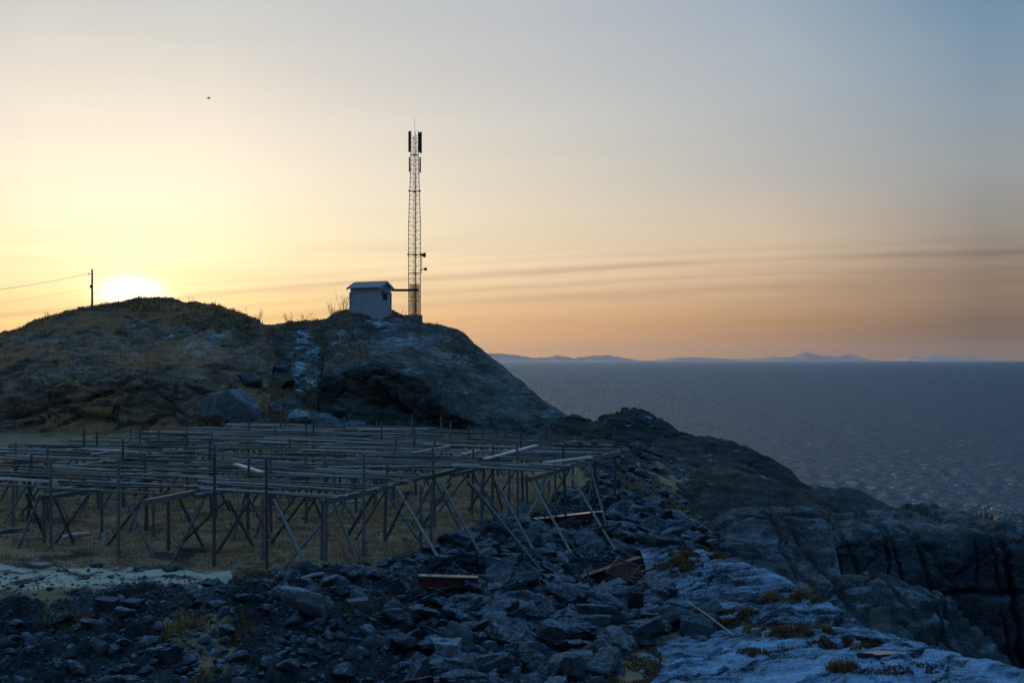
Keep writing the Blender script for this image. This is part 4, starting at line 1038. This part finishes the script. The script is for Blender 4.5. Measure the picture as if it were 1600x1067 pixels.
# ------------------------------------------------------------------ haze
m = MB(); m.box((0, 34800, 450), (130000, 70400, 970))
tz_ = bpy.data.materials.new('thin_sea_haze'); tz_.use_nodes = True; nt = tz_.node_tree; nt.nodes.remove(nt.nodes['Principled BSDF'])
pv = nt.nodes.new('ShaderNodeVolumePrincipled'); pv.inputs['Color'].default_value = (.86, .88, .92, 1); pv.inputs['Density'].default_value = 0.75e-5; pv.inputs['Anisotropy'].default_value = 0.
nt.links.new(pv.outputs[0], nt.nodes['Material Output'].inputs['Volume'])
tag(m.build('haze', tz_), kind='stuff')

# ------------------------------------------------------------------ sky
w = bpy.data.worlds.new('World'); S.world = w; w.use_nodes = True; nt = w.node_tree; bg = nt.nodes['Background']
class WT(NT):
    def __init__(s): s.t = nt
t = WT()
sk = t.n('TexSky'); sk.sky_type = 'NISHITA'; sk.sun_disc = False; sk.sun_elevation = R(SUN_EL); sk.sun_rotation = R(SUN_AZ)
tc = t.n('TexCoord'); sx = t.n('SeparateXYZ'); t.l(tc.outputs['Generated'], sx.inputs[0])
el = t.math('MULTIPLY', t.math('ARCSINE', sx.outputs[2]), 180 / math.pi)
az = t.math('MULTIPLY', t.math('ARCTAN2', sx.outputs[0], sx.outputs[1]), 180 / math.pi)
dz = t.math('SUBTRACT', az, SUN_AZ)
dzw = t.math('ABSOLUTE', t.math('WRAP', dz, 180) if False else dz)
dzw = t.math('MINIMUM', dzw, t.math('SUBTRACT', 360, dzw))
epos = t.math('DIVIDE', t.math('ADD', el, 2), 62, True)
def erow(stops): return t.ramp(epos, [((e + 2) / 62, c) for e, c in stops])
UP = [(30, (.18, .32, .46)), (45, (.09, .26, .50)), (58, (.16, .45, .86))]
near = erow([(-2, (.6, .36, .13)), (.5, (.93, .60, .22)), (2.1, (1.03, .74, .30)), (5, (1.06, .94, .58)), (8, (1.04, .93, .71)), (11.2, (.93, .84, .71)), (16.5, (.64, .64, .62)), (22, (.58, .60, .60)), (30, (.48, .54, .58)), (45, (.22, .38, .56)), (58, (.20, .47, .82))])
mid = erow([(-2, (.45, .26, .13)), (.3, (.68, .38, .18)), (1.9, (.79, .46, .225)), (4.5, (.93, .71, .46)), (8.1, (.79, .70, .56)), (12, (.66, .64, .60)), (16.5, (.533, .552, .584)), (22, (.48, .52, .57)), (30, (.36, .44, .53)), (45, (.18, .34, .54)), (58, (.18, .46, .84))])
m31 = erow([(-2, (.26, .15, .09)), (.3, (.37, .20, .11)), (1.9, (.50, .275, .138)), (5.3, (.74, .56, .38)), (9, (.52, .50, .47)), (13.6, (.44, .485, .527)), (18, (.34, .42, .51)), (24, (.22, .33, .47))] + UP)
far = erow([(-2, (.12, .09, .08)), (.8, (.115, .075, .056)), (2.2, (.21, .14, .10)), (4, (.31, .22, .16)), (9, (.32, .35, .365)), (13, (.24, .33, .42)), (16.5, (.156, .279, .407)), (22, (.11, .25, .42)), (30, (.07, .20, .38)), (45, (.07, .23, .47)), (58, (.15, .44, .86))])
back = erow([(-2, (.03, .06, .11)), (2, (.05, .09, .16)), (8, (.04, .09, .18)), (20, (.035, .11, .25)), (42, (.06, .20, .44)), (58, (.15, .44, .86))])
def seg(a, b): 
    x = t.n('MapRange'); x.interpolation_type = 'LINEAR'; x.inputs['From Min'].default_value = a; x.inputs['From Max'].default_value = b; t.l(dzw, x.inputs['Value']); return x.outputs[0]
c = t.mix(seg(4, 19), near, mid); c = t.mix(seg(19, 31), c, m31); c = t.mix(seg(31, 41), c, far); c = t.mix(seg(48, 120), c, back)
# cloud streaks
cv = t.n('CombineXYZ'); t.l(t.math('MULTIPLY', az, .05), cv.inputs[0]); e2 = t.math('SUBTRACT', el, t.math('MULTIPLY', dz, .042))
t.l(t.math('MULTIPLY', e2, .9), cv.inputs[1])
n1 = t.noise(cv.outputs[0], 1.5, 5, .55, .2)
band = t.ramp(t.math('DIVIDE', el, 12, True), [(.0, (.25,) * 3), (.15, (.7,) * 3), (.33, (1,) * 3), (.46, (.8,) * 3), (.55, (.15,) * 3), (.7, (.03,) * 3), (1, (0,) * 3)])
cf = t.math('MULTIPLY', t.ramp(n1, [(.42, (0,) * 3), (.66, (1,) * 3)]), band)
c = t.mix(t.math('MULTIPLY', cf, .26), c, t.mix(1.0, c, (.60, .55, .62), 'MULTIPLY'))
bc = t.math('ADD', t.math('MULTIPLY', az, .06), t.math('MULTIPLY', t.math('MULTIPLY', az, az), -.0015))
eb = t.math('ADD', t.math('SUBTRACT', t.math('SUBTRACT', el, bc), 4.4), t.math('MULTIPLY', t.math('SUBTRACT', n1, .5), .45))
lf = t.n('CombineXYZ'); t.l(t.math('MULTIPLY', az, .09), lf.inputs[0]); t.l(t.math('MULTIPLY', el, .25), lf.inputs[1]); nl = t.noise(lf.outputs[0], 1.0, 3, .5)
for off, wd, st_ in ((0, .15, .75), (-.72, .13, .36), (-1.35, .2, .45), (.55, .12, .18)):
    bnd = t.math('POWER', 2.718, t.math('MULTIPLY', t.math('POWER', t.math('ABSOLUTE', t.math('DIVIDE', t.math('SUBTRACT', eb, off), wd)), 2), -1))
    bnd = t.math('MULTIPLY', t.math('MULTIPLY', bnd, st_), t.ramp(nl, [(.36, (.5,) * 3), (.55, (1,) * 3)]))
    c = t.mix(bnd, c, t.mix(1.0, c, (.70, .66, .72), 'MULTIPLY'))
cl2 = t.n('CombineXYZ'); t.l(t.math('MULTIPLY', az, .03), cl2.inputs[0]); t.l(t.math('MULTIPLY', t.math('SUBTRACT', el, t.math('MULTIPLY', dz, .03)), .35), cl2.inputs[1])
n2 = t.noise(cl2.outputs[0], 1.2, 5, .55, .3)
c = t.mix(1.0, c, t.ramp(n2, [(.3, (.985, .985, .99)), (.7, (1.03, 1.03, 1.02))]), 'MULTIPLY')
# aureole of the sun
sd = Vector((math.sin(R(SUN_AZ)) * math.cos(R(SUN_EL)), math.cos(R(SUN_AZ)) * math.cos(R(SUN_EL)), math.sin(R(SUN_EL))))
dot = t.n('VectorMath'); dot.operation = 'DOT_PRODUCT'; dot.inputs[1].default_value = sd; t.l(tc.outputs['Generated'], dot.inputs[0])
thx = t.math('SQRT', t.math('ADD', t.math('POWER', dzw, 2), t.math('POWER', t.math('MULTIPLY', t.math('SUBTRACT', el, SUN_EL), 1.45), 2)))
th = t.math('MULTIPLY', t.math('ARCCOSINE', t.math('MINIMUM', dot.outputs['Value'], 1.0)), 180 / math.pi)
g1 = t.math('POWER', 2.718, t.math('MULTIPLY', t.math('POWER', t.math('DIVIDE', t.math('MULTIPLY', thx, t.math('ADD', t.math('MULTIPLY', n1, 1.5), .25)), 1.02), 2), -1))
g2 = t.math('POWER', 2.718, t.math('DIVIDE', th, -3.6))
c = t.mix(1.0, c, t.mix(t.math('MULTIPLY', g1, 1.0), (0, 0, 0), (2.8, 2.6, 2.0)), 'ADD')
c = t.mix(1.0, c, t.mix(t.math('MULTIPLY', g2, 1.0), (0, 0, 0), (.42, .35, .21)), 'ADD')
# the physical sky as a thin share of the whole
ns_ = t.mix(1.0, sk.outputs[0], (.09, .09, .09), 'MULTIPLY')
c = t.mix(.06, c, ns_)
t.l(c, bg.inputs[0]); bg.inputs[1].default_value = 1.0

sun = bpy.data.lights.new('sun', 'SUN'); sun.energy = 3.6; sun.angle = R(.5); sun.color = (1, .68, .36)
so = link(bpy.data.objects.new('sun', sun)); so.rotation_euler = (-sd).to_track_quat('-Z', 'Y').to_euler(); so.location = (-30, 90, 40)

cam = bpy.data.cameras.new('camera'); cam.lens = F * 36 / 1600; cam.sensor_width = 36; cam.shift_y = (HZ - 533.5) / 1600; cam.clip_start = .1; cam.clip_end = 120000
co = link(bpy.data.objects.new('camera', cam)); co.location = CAMP; co.rotation_euler = (R(90), 0, 0); S.camera = co
vs = S.view_settings; vs.view_transform = 'Standard'; vs.look = 'None'; vs.exposure = 0; vs.gamma = 1
S.cycles.use_denoising = True; S.cycles.denoising_prefilter = 'NONE'; S.cycles.denoising_input_passes = 'RGB_ALBEDO_NORMAL'; S.cycles.sample_clamp_direct = 1.6; S.cycles.sample_clamp_indirect = 2.0; S.cycles.max_bounces = 6; S.cycles.volume_bounces = 0; S.cycles.diffuse_bounces = 3
